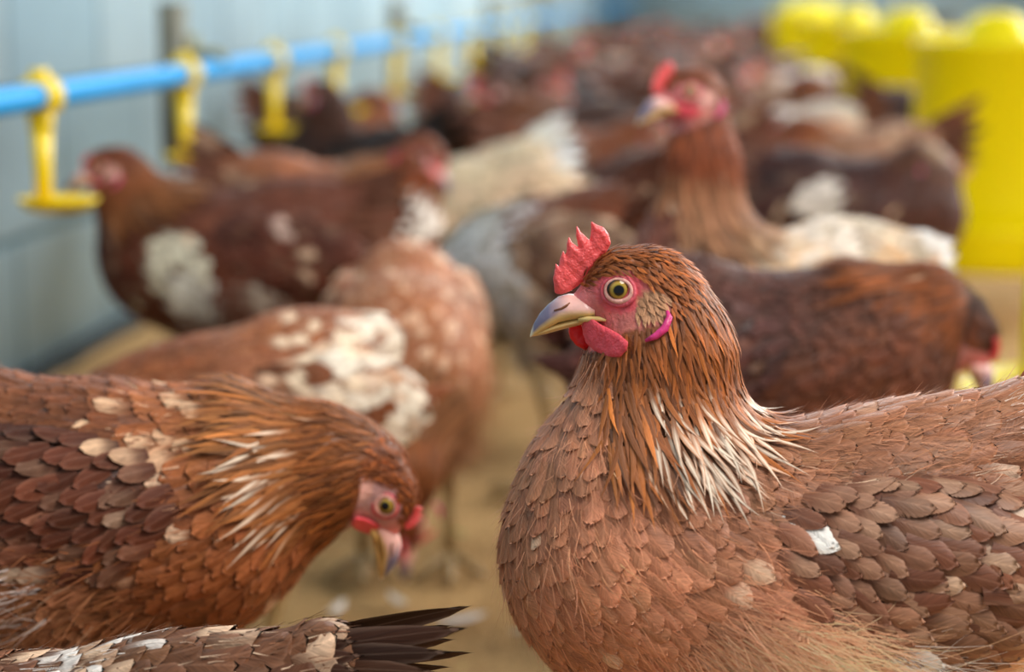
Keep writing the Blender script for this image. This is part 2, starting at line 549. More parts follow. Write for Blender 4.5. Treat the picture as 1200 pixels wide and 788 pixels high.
# ------------------------------------------------------------------ head furniture, modelled once in the head frame
def slab(outline, y0, thick, h, rim=.0022, wob=0.0, seed=0, slope=0.0, zs=0.0):
    """A fleshy plate with the given outline: full thickness inside, rounded towards the rim."""
    poly = np.array(outline); e = np.roll(poly, -1, 0) - poly
    ph = np.random.default_rng(seed).uniform(0, 6.28, 6)
    def fn(p):
        x, z = p[:, 0], p[:, 2]
        w = p[:, None, [0, 2]] - poly[None]
        t = np.clip((w * e).sum(2) / (e * e).sum(1), 0, 1)
        d = np.linalg.norm(w - t[..., None] * e, axis=2).min(1)
        d = np.where(poly_in(x, z, [tuple(q) for q in poly]), -d, d)
        y = p[:, 1] - y0 - slope * x - zs * z - wob * np.sin(x * 260 + ph[0]) * np.sin(z * 230 + ph[1])
        inside = thick * np.sqrt(np.clip(-d / rim, 0, 1)) + thick * .12 * np.sin(x * 900 + ph[2]) * np.sin(z * 800 + ph[3])
        return np.where(d > 0, np.sqrt(d * d + y * y) + .00005, np.maximum(np.abs(y) - inside, d))
    sl_ = abs(slope) * np.abs(poly[:, 0]).max() + abs(zs) * np.abs(poly[:, 1]).max()
    lo = (poly[:, 0].min() - .002, y0 - sl_ - thick * 1.6 - wob - .001, poly[:, 1].min() - .002)
    hi = (poly[:, 0].max() + .002, y0 + sl_ + thick * 1.6 + wob + .001, poly[:, 1].max() + .002)
    return surface_nets(fn, lo, hi, h)

COMB = hm([(306, 345), (299, 290), (309, 230), (321, 243), (325, 212), (337, 180), (348, 203), (349, 160), (358, 126), (372, 152), (394, 168),
           (384, 122), (386, 85), (404, 112), (437, 142), (441, 105), (441, 70), (462, 84), (488, 92), (508, 118), (518, 155),
           (502, 188), (470, 222), (440, 262), (418, 300), (370, 335), (330, 350)])
WATTLE = hm([(405, 440), (410, 490), (422, 525), (452, 548), (500, 563), (545, 552), (568, 522), (574, 492), (545, 470), (480, 445), (440, 425)])
WATTLE_FAR = hm([(362, 470), (359, 500), (366, 525), (388, 552), (425, 572), (452, 568), (470, 545), (450, 520), (410, 470), (380, 455)])

def beak_mesh():
    U = [(455, 398, 34, 9.4), (410, 395, 44, 8.8), (360, 397, 50, 7.6), (320, 407, 50, 6.4), (280, 434, 46, 4.9), (250, 459, 38, 3.7), (228, 484, 25, 2.4),
         (217, 500, 12, 1.2), (212, 512, 3, .4)]
    Lw = [(455, 436, 18, 8.6), (400, 449, 17, 7.2), (350, 463, 16, 5.8), (310, 475, 15, 4.6), (270, 490, 12, 3.3), (240, 501, 7, 2.0), (226, 508, 3, .7)]
    parts = []
    for sec, up in ((U, 1), (Lw, 0)):
        rings, cols = [], []
        for i, (cx, cy, hh, hw) in enumerate(sec):
            (x, z), = hm([(cx, cy)])
            ang = np.linspace(0, 2 * np.pi, 24, endpoint=False)
            y = np.sign(np.cos(ang)) * np.abs(np.cos(ang)) ** .85 * hw * .001 * (1 - .25 * np.sin(ang) * (1 if up else -1))
            zz = np.sin(ang) * hh / 7880.0
            rings.append(np.stack([np.full(24, x), y, z + zz], 1))
            for a in ang:
                s = math.sin(a)
                if up:
                    tip = np.clip((345 - cx) / 50.0, 0, 1)
                    c = lin((238, 184, 172)) * (1 - tip) + lin((112, 104, 128)) * tip
                    edge = np.clip((-.05 - s) / .4, 0, 1)
                    c = c * (1 - edge) + lin((226, 188, 118)) * edge
                    if cx < 222: c = lin((232, 214, 186))
                else:
                    c = lin((214, 176, 112))
                cols.append(c)
        V, F = loft(rings)
        cols = np.array([cols[0]] * 24 + cols + [cols[-1]] * 24)
        parts.append((V, F, cols))
    for sg in (-1, 1):
        pts = [(496, 434), (470, 430), (430, 432), (395, 438)]
        V, F = tube([(hm([q])[0][0], sg * y, hm([q])[0][1]) for q, y in zip(pts, (.0121, .0108, .0093, .0078))], [.0006, .0013, .0014, .0010], 8)
        parts.append((V, F, lin((226, 190, 120))))
        pts = [(302, 404), (330, 396), (350, 384), (362, 374)]
        V, F = tube([(hm([q])[0][0], sg * y, hm([q])[0][1]) for q, y in zip(pts, (.0056, .0064, .0066, .0060))], [.0003, .0006, .0006, .0003], 8)
        parts.append((V, F, lin((120, 70, 40))))
    return join_geo(parts)

def eye_mesh(n=28):
    R, V, fu = .0066, [], []
    for i in range(n + 1):
        th = math.pi * i / n
        for j in range(n):
            ph = 2 * math.pi * j / n
            V.append((R * math.sin(th) * math.cos(ph), R * math.cos(th), R * math.sin(th) * math.sin(ph)))
            fu.append((min(R * math.sin(th) / .0053 if th < math.pi / 2 else 1.3, 1.3), math.cos(ph) * 3, math.sin(ph) * 3))
    F = [(i * n + j, (i + 1) * n + j, (i + 1) * n + (j + 1) % n, i * n + (j + 1) % n) for i in range(n) for j in range(n)]
    return np.array(V), np.array(F), np.array(fu)

HS = Shape('alert', **{k_: (BASE[k_][0] - .073, BASE[k_][1] - .387) for k_ in ('tail', 'rump', 'torso', 'breast', 'belly', 'neck0', 'neck1', 'eye')})      # the head alone, eye at the origin
def head_y(x, z):
    ys = np.linspace(.030, .002, 120)
    d = HS.body(np.stack([np.full(120, x), ys, np.full(120, z)], 1))
    i = np.argmax(d < 0)
    return ys[i] if (d < 0).any() else np.nan

EY = head_y(0, 0)
_w = np.array([(x_, z_, head_y(x_, z_)) for x_ in np.linspace(-.005, .013, 7) for z_ in np.linspace(-.030, -.016, 6)])
_w = _w[~np.isnan(_w[:, 2])]
WFIT = np.linalg.lstsq(np.stack([np.ones(len(_w)), _w[:, 0], _w[:, 1]], 1), _w[:, 2], rcond=None)[0]
def lid_mesh():
    parts = []
    for major, minor, sq, dy, dn in ((.0058, .00095, .90, .0004, -.0003), (.0074, .0011, .9, -.0003, -.0006)):
        path = []
        for a in np.linspace(0, 2 * np.pi, 33)[:-1]:
            x = major * math.cos(a) * 1.04; z = major * sq * math.sin(a) + dn
            path.append((x, head_y(x, z) + dy, z))
        rings = []
        path = np.array(path)
        for i in range(32):
            t = path[(i + 1) % 32] - path[i - 1]; t /= np.linalg.norm(t)
            s = np.array([0, 1.0, 0]); s -= t * s.dot(t); s /= np.linalg.norm(s); q = np.cross(t, s)
            ang = np.linspace(0, 2 * np.pi, 8, endpoint=False)
            mn = minor * (1 + .35 * max(0, -math.sin(2 * np.pi * i / 32)))
            rings.append(path[i] + mn * (np.cos(ang)[:, None] * s + np.sin(ang)[:, None] * q))
        V = np.concatenate(rings)
        F = np.array([(i * 8 + j, i * 8 + (j + 1) % 8, ((i + 1) % 32) * 8 + (j + 1) % 8, ((i + 1) % 32) * 8 + j) for i in range(32) for j in range(8)])
        parts.append((V, F, lin((222, 160, 146)) if dy > 0 else lin((208, 84, 96))))
    return join_geo(parts)

def lobe_mesh():
    pts = [(716, 380), (724, 402), (706, 440), (672, 468), (634, 486)]
    return tube([(hm([q])[0][0], head_y(*hm([q])[0]) + .0008, hm([q])[0][1]) for q in pts], [.0007, .0016, .0020, .0017, .0007], 10)

HEADPARTS = {}
def head_mesh(key):
    if key in HEADPARTS: return HEADPARTS[key]
    fine = key.endswith('_fine'); k = key.replace('_fine', '')
    h = .0005 if fine else .0012
    if k == 'comb': V, F = slab(COMB, 0, .0024, h, wob=.0006, seed=3); o = mesh_obj('comb', V, F, M['comb'])
    elif k == 'wattle': V, F = slab(WATTLE, WFIT[0] - .022 * .65 * WFIT[2] + .0036, .0019, h, wob=.0005, seed=5, slope=WFIT[1], zs=WFIT[2] * .35); o = mesh_obj('wattle', V, F, M['wattle'])
    elif k == 'wattle_other': V, F = slab(WATTLE_FAR, -.0050, .0019, h, wob=.0008, seed=6); o = mesh_obj('wattle', V, F, M['wattle_red'])
    elif k == 'beak': V, F, c = beak_mesh(); o = mesh_obj('beak', V, F, M['beak'], col=c)
    elif k == 'eye': V, F, fu = eye_mesh(); o = mesh_obj('eye', V, F, M['eye'], fuv=fu)
    elif k == 'lid': V, F, c = lid_mesh(); o = mesh_obj('eyelid', V, F, M['body'], col=c)
    elif k == 'lobe': V, F = lobe_mesh(); o = mesh_obj('ear_lobe', V, F, M['lobe'])
    me = o.data
    bpy.data.objects.remove(o)
    HEADPARTS[key] = me
    return me

def leg_geo(S):
    """Shanks and toes, joined into the continuous body mesh."""
    parts = []
    if S.P.get('sit'): return parts
    c = lin((150, 122, 78))
    for sg in (-1, 1):
        hip = S.belly + np.array([.030, sg * .036, .0]); kn = hip + np.array([.004, sg * .004, -.062])
        hock = np.array([kn[0] - .022, kn[1], .088]); foot = np.array([kn[0] - .004, kn[1], .012])
        parts.append((*tube([kn + [0, 0, .012], hock, (hock + foot) / 2, foot], [.013, .0075, .0055, .006], 10), c))
        for a, l in ((-38, .042), (0, .052), (38, .042), (180, .022)):
            a = math.radians(a); d = np.array([math.cos(a), math.sin(a), 0])
            e = foot + d * l
            parts.append((*tube([foot, foot + d * l * .5 + [0, 0, -.001], [*e[:2], .006], [*(e + d * .01)[:2], .002]], [.006, .005, .0042, .001], 8), c))
    return parts

def soft_noise(p, seed, freq=28):
    r = np.random.default_rng(seed)
    out = np.zeros(len(p))
    for i in range(7):
        k = r.normal(0, freq * (1 + i * .4), 3); out += np.sin(p @ k + r.uniform(0, 6.28)) / (1 + i * .35)
    return out / 3.0

DEFAULT_COL = dict(breast=(176, 108, 76), hackle=(158, 82, 38), hackle_tip=(190, 112, 60), head=(150, 78, 40), back=(140, 80, 56),
                   wing=(122, 70, 52), fluff=(196, 140, 106), tail=(120, 70, 52), skin=(206, 104, 98))

def make_hen(name, label, loc, heading, pose='alert', over={}, lod=1, cols={}, patches=(), speck=.05, seed=1, group=None, scale=1.0, vary=.14, hackle_white=0.0, tips=.3):
    """lod 0 = feathers and down at full detail, 1 = near, 2 = middle, 3 = far."""
    rng = np.random.default_rng(seed)
    S = Shape(pose, **over)
    K = dict(DEFAULT_COL); K.update(cols); K = {k: lin(v) * ([1, 1.01, .94] if k != 'skin' else [1, 1, 1]) * (.68 if lod else 1.0) * (.58 if lod == 3 else 1.0) for k, v in K.items()}  # background hens darkened in colour: deeper shade of the flock put into plumage
    root = empty(name, (loc[0], loc[1], 0.0), math.radians(heading))
    root.scale = (scale,) * 3
    tag(root, label, 'hen', group)
    h = (.0026, .004, .0055, .007)[lod]; fs = (1.0, 1.05, 1.35, 2.0)[lod]
    pts = np.array([S.tail, S.breast, S.belly, S.neck0, S.neck1, S.eye, S.cran, S.rump])
    lo = pts.min(0) - .08; hi = pts.max(0) + .08
    lo[1] = min(-.085, lo[1]); hi[1] = max(.085, hi[1])
    V, F = surface_nets(S.body, lo, hi, h)
    V = to_surface(S.body, V, 0.0, 1)

    def regions(p):
        q = (p - S.eye) @ S.R
        dh, dn, dt = S.head(p), S.neck(p), S.trunk(p)
        face = poly_in(q[:, 0], q[:, 2], FACE) & (dh < .012)
        ear = poly_in(q[:, 0], q[:, 2], EAR) & face
        face |= (q[:, 0] > .0165) & (dh < .006) & (q[:, 2] < .004)
        a, b = S.neck0, S.neck1
        L1 = np.linalg.norm(b - a); L2 = np.linalg.norm(S.cran - b)
        t1 = np.clip((p - a) @ (b - a) / L1 ** 2, 0, 1); t2 = np.clip((p - b) @ (S.cran - b) / L2 ** 2, 0, 1)
        d1 = np.linalg.norm(p - a - t1[:, None] * (b - a), axis=1) - S.P['r0']; d2 = np.linalg.norm(p - b - t2[:, None] * (S.cran - b), axis=1) - S.P['r1']
        s = np.where(d1 < d2, t1 * L1, L1 + t2 * L2) / (L1 + L2)
        hack = (np.minimum(dn, dh) < dt + .004) & (s > .10)
        ax = b - a; fw = np.array([ax[2], 0, -ax[0]]); fw /= np.linalg.norm(fw)
        front = ((p - a) @ fw) / S.P['r0']
        hack &= ~((front > .50) & (s < .60) & (dt < .035))
        head = hack & (np.linalg.norm(q - [-.010, 0, 0], axis=1) < .030)
        return q, face, ear, hack, head, s

    def ground_colour(p, rng):
        k = len(p)
        q, face, ear, hack, head, s = regions(p)
        z = p[:, 2]; x = p[:, 0]
        under = np.clip((S.torso[2] + (.018 if lod == 0 else .004) - z - 1.0 * np.maximum(x - .02, 0)) / .032, 0, 1)
        back = np.clip((z - S.torso[2] - .02) / .03, 0, 1) * np.clip((.05 - x) / .03, 0, 1)
        c = K['breast'][None] * np.ones((k, 3))
        c = c * (1 - back[:, None]) + K['back'] * back[:, None]
        c = c * (1 - under[:, None]) + K['fluff'] * under[:, None]
        hk = K['hackle'] * s[:, None] + K['hackle_tip'] * (1 - s[:, None])
        hk = np.where((s < .55)[:, None], hk, K['hackle'])
        c = np.where(hack[:, None], hk, c)
        c = np.where(head[:, None], K['head'], c)
        nz = soft_noise(p, seed + 7)
        c = c * (1 + (.30 if lod == 0 else .22) * nz[:, None])
        return c, (q, face, ear, hack, head, s, under, nz)

    def individual(p, c, rng, var=None, sp=None, two=True):
        k = len(p)
        var = vary if var is None else var
        g = np.exp(rng.normal(0, var, (k, 1)))
        c = c * g
        c = c * np.exp(rng.normal(0, .02, (k, 3)))
        c2 = c.copy(); cw = np.zeros(k); sp = speck if sp is None else sp
        for cx, cz, r, rgb, pr in patches:
            d = np.hypot(p[:, 0] - cx, p[:, 2] - cz) / r + .16 * soft_noise(p, seed + 11, 34)
            m = (d < 1) & (rng.random(k) < pr)
            c2[m] = lin(rgb) * np.exp(rng.normal(0, .06, (m.sum(), 1))); cw[m] = rng.uniform(.55, 1, m.sum())
            if pr > .6: c[m] = c[m] * .5 + c2[m] * .5
        m = (rng.random(k) < sp) & (np.linalg.norm(p - S.eye, axis=1) > .06)
        c2[m] = lin((228, 192, 160)); cw[m] = rng.uniform(.3, .9, m.sum())
        c = np.clip(c, .004, .95)
        return (c, c2, cw) if two else c * (1 - cw[:, None]) + c2 * cw[:, None]

    # continuous body mesh: face skin, legs, ground colour under the feathers
    c, (q, face, ear, hack, head, s, under, nz) = ground_colour(V, rng)
    c = c * .8
    fc = np.broadcast_to(K['skin'], c.shape).copy()
    fn_ = soft_noise(q, 4, 200)[:, None]
    r_eye = np.hypot(q[:, 0], q[:, 2])[:, None]
    bright = lin((220, 84, 92)) if lod == 0 else K['skin']
    fc = np.where(r_eye < .0115, bright, fc)
    lore = np.clip((q[:, 0:1] - .006) / .012, 0, 1); fc = fc * (1 - lore) + lin((224, 124, 124)) * lore
    cheek = np.clip((-q[:, 2:3] - .010) / .008, 0, 1) * np.clip((.004 - q[:, 0:1]) / .01, 0, 1); fc = fc * (1 - cheek) + lin((178, 104, 88)) * cheek
    fc = fc * (1 + .25 * fn_)
    c = np.where(face[:, None], fc, c)
    tuft = lin((186, 134, 96)) if lod == 0 else lin((222, 168, 156))
    c = np.where(ear[:, None], tuft, c)
    Vb, Fb, Cb = join_geo([(V, F, c)] + leg_geo(S))
    mesh_obj('body', Vb, Fb, M['body'], root, col=np.clip(Cb, .003, .95))

    # spine for the direction in which feathers lie
    chain = [S.eye + S.R @ np.array([.03, 0, 0]), S.cran, S.neck1, S.neck0, S.torso * .6 + S.breast * .4, S.torso, S.rump, S.tail]
    rad = [.012, .02, S.P['r1'], S.P['r0'], .062, .066, .05, .025]
    def flow(p, n):
        f = np.zeros_like(p); ws = np.zeros(len(p))
        for i in range(len(chain) - 1):
            a, b = chain[i], chain[i + 1]; e = b - a; l = np.linalg.norm(e)
            t = np.clip((p - a) @ e / l ** 2, 0, 1)
            d = np.linalg.norm(p - a - t[:, None] * e, axis=1) / (rad[i] * (1 - t) + rad[i + 1] * t)
            wgt = np.exp(-(d - 1) * 6) + 1e-4
            f += e / l * wgt[:, None]; ws += wgt
        f = f / ws[:, None] + np.array([-.10, 0, -.22])
        f -= n * (f * n).sum(1, keepdims=True)
        return f / (np.linalg.norm(f, axis=1, keepdims=True) + 1e-6)

    def turn(f, n, ang):
        return f * np.cos(ang)[:, None] + np.cross(n, f) * np.sin(ang)[:, None]

    cand = sample(V, F, rng, (110000, 40000, 16000, 6000)[lod])
    c, (q, face, ear, hack, head, s, under, nz) = ground_colour(cand, rng)
    inw = np.minimum(S.wingpad(cand, 1), S.wingpad(cand, -1)) < -.006
    keep = ~(face & ~ear) & ~inw
    cand, c, q, ear, hack, head, s, under = (a[keep] for a in (cand, c, q, ear, hack, head, s, under))
    hs = np.clip(1 - (np.linalg.norm(q - [-.012, 0, 0], axis=1) - .022) / .050, 0, 1)
    r = np.where(head, .0018, np.where(hack, .0033 - .0013 * hs, .0078 + .0016 * np.clip(-cand[:, 0] / .08, 0, 1))) * fs
    r = np.where(ear, .0014 * fs, r)
    k = darts(cand, r)
    p, c, q, ear, hack, head, s, under, hs = cand[k], c[k], q[k], ear[k], hack[k], head[k], s[k], under[k], hs[k]
    n = grad(S.body, p); f = flow(p, n)
    f = turn(f, n, rng.normal(0, .13 if lod < 2 else .25, len(p)))
    nvu = ((8, 5), (6, 5), (5, 3), (4, 3))[lod]
    mat = M['feather_fine'] if lod == 0 else M['feather']
    hk = hack & ~ear
    # neck hackle and head
    L = np.where(head, .0065, .036 - .026 * hs) * (fs ** .6) * np.exp(rng.normal(0, .12, len(p)))
    W = np.where(head, .0010, .0018 - .0008 * hs) * (fs ** .8)
    dk = hk & (s < .38) & (rng.random(len(p)) < .35)
    c[dk] *= .45
    ch = individual(p, c, rng, .30, .02)
    if hackle_white:
        dens = hackle_white * np.clip(1.6 - np.abs(s - .26) * 5, 0, 1) * np.clip(1.5 - np.abs(q[:, 0] + .040) / .022, 0, 1)
        m = hk & (rng.random(len(p)) < dens)
        ch[1][m] = lin((246, 228, 204)) * np.exp(rng.normal(0, .08, (m.sum(), 1))); ch[2][m] = rng.uniform(.6, 1, m.sum())
    m = hk
    batch = [vane(p[m], n[m], f[m], L[m], W[m], tuple(a_[m] for a_ in ch), rng, 1.0, S.body, True, rng.uniform(.0004, .0016, m.sum()) + .0012 * (s[m] < .5), .0016 + .003 * (s[m] < .35), nv=nvu[0], nu=3, cup=.3)]
    if ear.any() and lod == 0:
        m = ear
        ce = np.broadcast_to(tuft, (m.sum(), 3)) * np.exp(rng.normal(0, .15, (m.sum(), 1)))
        batch.append(vane(p[m], n[m], f[m], .0055 * fs, .0011 * fs, ce, rng, 1.0, S.body, False, .0004, .0012, nv=4, nu=3))
    Vh, Fh, Ch, Uh = merge(batch)
    mesh_obj('neck_hackle', Vh, Fh, mat, root, col=Ch, fuv=Uh)
    # breast, back and flank feathers
    m = ~hk & ~ear
    pb, nb, fb, cb, ub = p[m], n[m], f[m], c[m], under[m]
    cbi = individual(pb, cb, rng)
    grow = 1 + .35 * np.clip(-pb[:, 0] / .08, 0, 1) + .25 * ub
    Lb = .0185 * fs * grow * np.exp(rng.normal(0, .1, len(pb))); Wb = .0080 * fs * grow
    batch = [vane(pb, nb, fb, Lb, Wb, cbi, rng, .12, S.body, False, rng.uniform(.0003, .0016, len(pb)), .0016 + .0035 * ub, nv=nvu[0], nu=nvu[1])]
    Vp, Fp, Cp, Up = merge(batch)
    mesh_obj('body_feathers', Vp, Fp, mat, root, col=Cp, fuv=Up)
    # downy barbs on belly and thighs
    nb_ = (34000, 5000, 900, 0)[lod]
    if nb_:
        cd = sample(V, F, rng, nb_ * 3)
        cc, info = ground_colour(cd, rng)
        und = info[6]
        inw = np.minimum(S.wingpad(cd, 1), S.wingpad(cd, -1)) < -.004
        pr = np.clip(und * 1.2, .05, 1) * (~info[1]) * (~inw) * (~info[3] + .0)
        m = rng.random(len(cd)) < pr
        cd, cc, und = cd[m][:nb_], cc[m][:nb_], und[m][:nb_]
        nn = grad(S.body, cd); ff = flow(cd, nn)
        cc = individual(cd, cc * (1.35 if lod == 0 else 1.15), rng, .20, two=False)
        Vd, Fd, Cd = barbs(cd + nn * .002, nn, ff, ((.010 if lod else .013) + .022 * und) * np.exp(rng.normal(0, .25, len(cd))), np.full(len(cd), (.00026, .0005, .0012)[lod]), cc, rng, spread=.35)
        if lod <= 1:
            # fine loose barbs lying over the vanes everywhere on the trunk
            k3 = (16000, 3000)[lod]
            cd = sample(V, F, rng, k3)
            cc, info = ground_colour(cd, rng)
            m = ~info[1] & ~info[3] & (np.minimum(S.wingpad(cd, 1), S.wingpad(cd, -1)) > .0)
            cd, cc = cd[m], cc[m]
            nn = grad(S.body, cd); ff = flow(cd, nn)
            cc = individual(cd, cc * 1.1, rng, .30, two=False)
            Vx, Fx, Cx = barbs(cd + nn * .0028, nn * .3, ff, rng.uniform(.005, .012, len(cd)), np.full(len(cd), .00013 if lod == 0 else .0003), cc, rng, segs=2, spread=.16)
            Vd, Fd, Cd, _ = merge([(Vd, Fd, Cd), (Vx, Fx, Cx)])
        mesh_obj('down', Vd, Fd, M['hair'], root, col=Cd)
    if lod == 0:
        # dark bristles on the brow and sparse ones over the cheek
        cd = sample(V, F, rng, 60000); qd = (cd - S.eye) @ S.R
        brow = poly_in(qd[:, 0], qd[:, 2], hm([(385, 330), (400, 262), (440, 235), (480, 238), (470, 275), (440, 330)]))
        cheek_ = poly_in(qd[:, 0], qd[:, 2], hm([(480, 400), (600, 395), (650, 420), (640, 480), (560, 490), (440, 470)])) & (rng.random(len(cd)) < .45)
        edge_ = poly_in(qd[:, 0], qd[:, 2], hm([(590, 440), (720, 450), (700, 500), (600, 515)]))
        m = (brow | cheek_ | edge_) & (S.head(cd) < .01)
        cd, qd, br_, ed_ = cd[m], qd[m], brow[m], edge_[m]
        nn = grad(S.body, cd); ff = flow(cd, nn)
        cc = np.where(br_[:, None], lin((104, 52, 30)), np.where(ed_[:, None], lin((196, 140, 100)), lin((150, 92, 62)))) * np.exp(rng.normal(0, .25, (len(cd), 1)))
        Vx, Fx, Cx = barbs(cd + nn * .0001, nn * .6, ff, np.where(br_, .0036, .0024), np.full(len(cd), .00011), np.clip(cc, .003, .9), rng, segs=2, spread=.15)
        mesh_obj('bristles', Vx, Fx, M['hair'], root, col=Cx)
    # wings
    for sg in (1, -1):
        WS = S.wing_surf(sg)
        wl = S.wc + np.array([-.115, sg * .050 - .05, -.08]); wh = S.wc + np.array([.115, sg * .050 + .05, .08])
        pad = lambda p_: S.wingpad(p_, sg)
        Vw, Fw = surface_nets(lambda p_: np.maximum(S.wingpad(p_, sg), -S.body(p_) - .012), wl, wh, h * 1.3)
        cw = np.broadcast_to(K['wing'] * .7, (len(Vw), 3))
        # coverts
        cd = sample(Vw, Fw, rng, (16000, 5000, 2600, 1000)[lod])
        cd = cd[(S.body(cd) > -.004) & (sg * cd[:, 1] > .02)]
        rr = np.full(len(cd), .0078 * fs)
        kk = darts(cd, rr); cd = cd[kk]
        cd = to_surface(WS, cd, 0.0, 2)
        nn = grad(WS, cd)
        a = S.wang
        rel = cd - S.wc
        lx = rel[:, 0] * math.cos(a) - rel[:, 2] * math.sin(a); lz = rel[:, 0] * math.sin(a) + rel[:, 2] * math.cos(a)
        fl = np.stack([-np.ones(len(cd)), np.zeros(len(cd)), np.full(len(cd), math.tan(a) - .32) - lz * 6 + np.clip(lx, 0, .1) * -3], 1)
        fl -= nn * (fl * nn).sum(1, keepdims=True); fl /= np.linalg.norm(fl, axis=1, keepdims=True)
        fl = turn(fl, nn, rng.normal(0, .16, len(cd)))
        cc = K['wing'] * (1 + .35 * soft_noise(cd, seed + 3, 45))[:, None]
        cc = individual(cd, cc, rng, vary * 1.5, speck * 2.5)
        m_ = (cc[2] == 0) & (rng.random(len(cd)) < tips); cc[1][m_] = cc[0][m_] * .5 + lin((226, 184, 150)) * .42; cc[2][m_] = rng.uniform(.15, .75, m_.sum()) * (1.0 if np.mean(K['wing']) > .05 else .4)
        size = 1 + .5 * np.clip(-lx / .07, -.4, 1)
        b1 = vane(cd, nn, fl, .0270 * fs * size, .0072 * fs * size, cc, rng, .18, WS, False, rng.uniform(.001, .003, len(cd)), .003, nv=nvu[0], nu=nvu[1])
        # long flight feathers folded along the lower rear edge
        nf = (11, 9, 7, 5)[lod]
        i = np.linspace(0, 1, nf)
        rootp = np.stack([.030 - .062 * i, np.full(nf, 0.0), -.030 + .030 * i], 1)
        rp = np.stack([rootp[:, 0] * math.cos(a) + rootp[:, 2] * math.sin(a), np.zeros(nf), -rootp[:, 0] * math.sin(a) + rootp[:, 2] * math.cos(a)], 1) + S.wc
        rp[:, 1] = sg * (.062 + .008 * i)
        dirv = np.stack([-np.ones(nf), np.full(nf, -sg * .10) - sg * .16 * i, np.full(nf, math.tan(a) - .20) + .22 * i], 1)
        dirv /= np.linalg.norm(dirv, axis=1, keepdims=True)
        nrm = np.tile([-.05, sg * 1.0, .25], (nf, 1)); nrm -= dirv * (nrm * dirv).sum(1, keepdims=True); nrm /= np.linalg.norm(nrm, axis=1, keepdims=True)
        cf = individual(rp - [.04, 0, 0], np.broadcast_to(K['wing'], (nf, 3)).copy(), rng, .2)
        Lf = np.linspace(.070, .088, nf)
        b2 = vane(rp, nrm, dirv, Lf, .0105, cf, rng, .2, None, False, .002 + .006 * i, -.004, nv=9, nu=5, bend=.05 * sg, cup=.18)
        o = mesh_obj('wing', Vw, Fw, M['body'], root, col=cw)
        Vq, Fq, Cq, Uq = merge([b1, b2])
        mesh_obj('wing_feathers', Vq, Fq, mat, o, col=Cq, fuv=Uq)
    # tail fan: two folded rows meeting like a tent over the rump
    nt_ = int((14, 12, 10, 6)[lod] * .013 / S.P['tail_w'])
    bt = []
    tu = math.radians(S.P['tail_up'])
    for sg in (1, -1):
        for row, (ln, wd) in enumerate(((.105 * S.P['tail_len'], S.P['tail_w']), (.070 * S.P['tail_len'], S.P['tail_w'] * .85))):
            k2 = nt_ // 2
            j = np.linspace(0, 1, k2)
            el = tu + .30 - j * .85
            d = np.stack([-np.cos(el), sg * (.10 + .34 * j), np.sin(el)], 1); d /= np.linalg.norm(d, axis=1, keepdims=True)
            nn = np.stack([np.full(k2, -.15), sg * (1 - .4 * j), .35 + .6 * j], 1); nn -= d * (nn * d).sum(1, keepdims=True); nn /= np.linalg.norm(nn, axis=1, keepdims=True)
            rp = S.tail + np.array([.030, 0, -.008]) + np.stack([.010 * row + 0 * j, sg * (.003 + .012 * j), .012 - .020 * j], 1)
            cf = individual(rp + d * .06, np.broadcast_to(K['tail'], (k2, 3)).copy(), rng, .18, min(speck, .04))
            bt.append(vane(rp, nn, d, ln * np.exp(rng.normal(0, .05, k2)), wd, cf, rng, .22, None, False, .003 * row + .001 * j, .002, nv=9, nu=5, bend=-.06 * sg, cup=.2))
    Vt, Ft, Ct, Ut = merge(bt)
    mesh_obj('tail', Vt, Ft, mat, root, col=Ct, fuv=Ut)

    # head furniture
    from mathutils import Matrix
    Rm = Matrix([list(map(float, r_)) + [0] for r_ in S.R] + [[0, 0, 0, 1]])
    Tm = Matrix.Translation([float(v) for v in S.eye])
    sfx = '_fine' if lod == 0 else ''
    def put(nm, me, extra=None, parent=root):
        o = bpy.data.objects.new(nm, me); C.objects.link(o); o.parent = parent
        o.matrix_local = (Tm @ Rm @ extra) if extra is not None else (Tm @ Rm)
        return o
    cs = S.P['comb']; put('comb', head_mesh('comb' + sfx), Matrix.Translation((.014, 0, .004)) @ Matrix.Diagonal((cs, cs, cs, 1)) @ Matrix.Translation((-.014, 0, -.004))); put('beak', head_mesh('beak'))
    if lod == 0:
        put('wattle', head_mesh('wattle' + sfx)); wo = put('wattle', head_mesh('wattle_other' + sfx))
        wo['label'] = 'bright red wattle'
    else:
        for sg in (1, -1):
            put('wattle', head_mesh('wattle'), Matrix.Translation((.001, -sg * .0028, .0035)) @ Matrix.Diagonal((.85, sg * 1.0, .8, 1)))
    for sg in (1, -1):
        mir = Matrix.Scale(sg, 4, (0, 1, 0))
        ys = np.linspace(.030, .004, 140)
        ey = ys[np.argmax(S.body(S.eye + np.stack([0 * ys, sg * ys, 0 * ys], 1) @ S.R.T) < 0)]
        e = put('eye', head_mesh('eye'), Matrix.Translation((0, sg * (ey - .0044), 0)) @ mir)
        if lod <= 1:
            l = bpy.data.objects.new('eyelid', head_mesh('lid')); C.objects.link(l); l.parent = e
            l.matrix_local = Matrix.Translation((0, -(EY - .0044), 0))
        if lod <= 2: put('ear_lobe', head_mesh('lobe'), Matrix.Translation((0, sg * (ey - EY + .0006), 0)) @ mir)
    return root

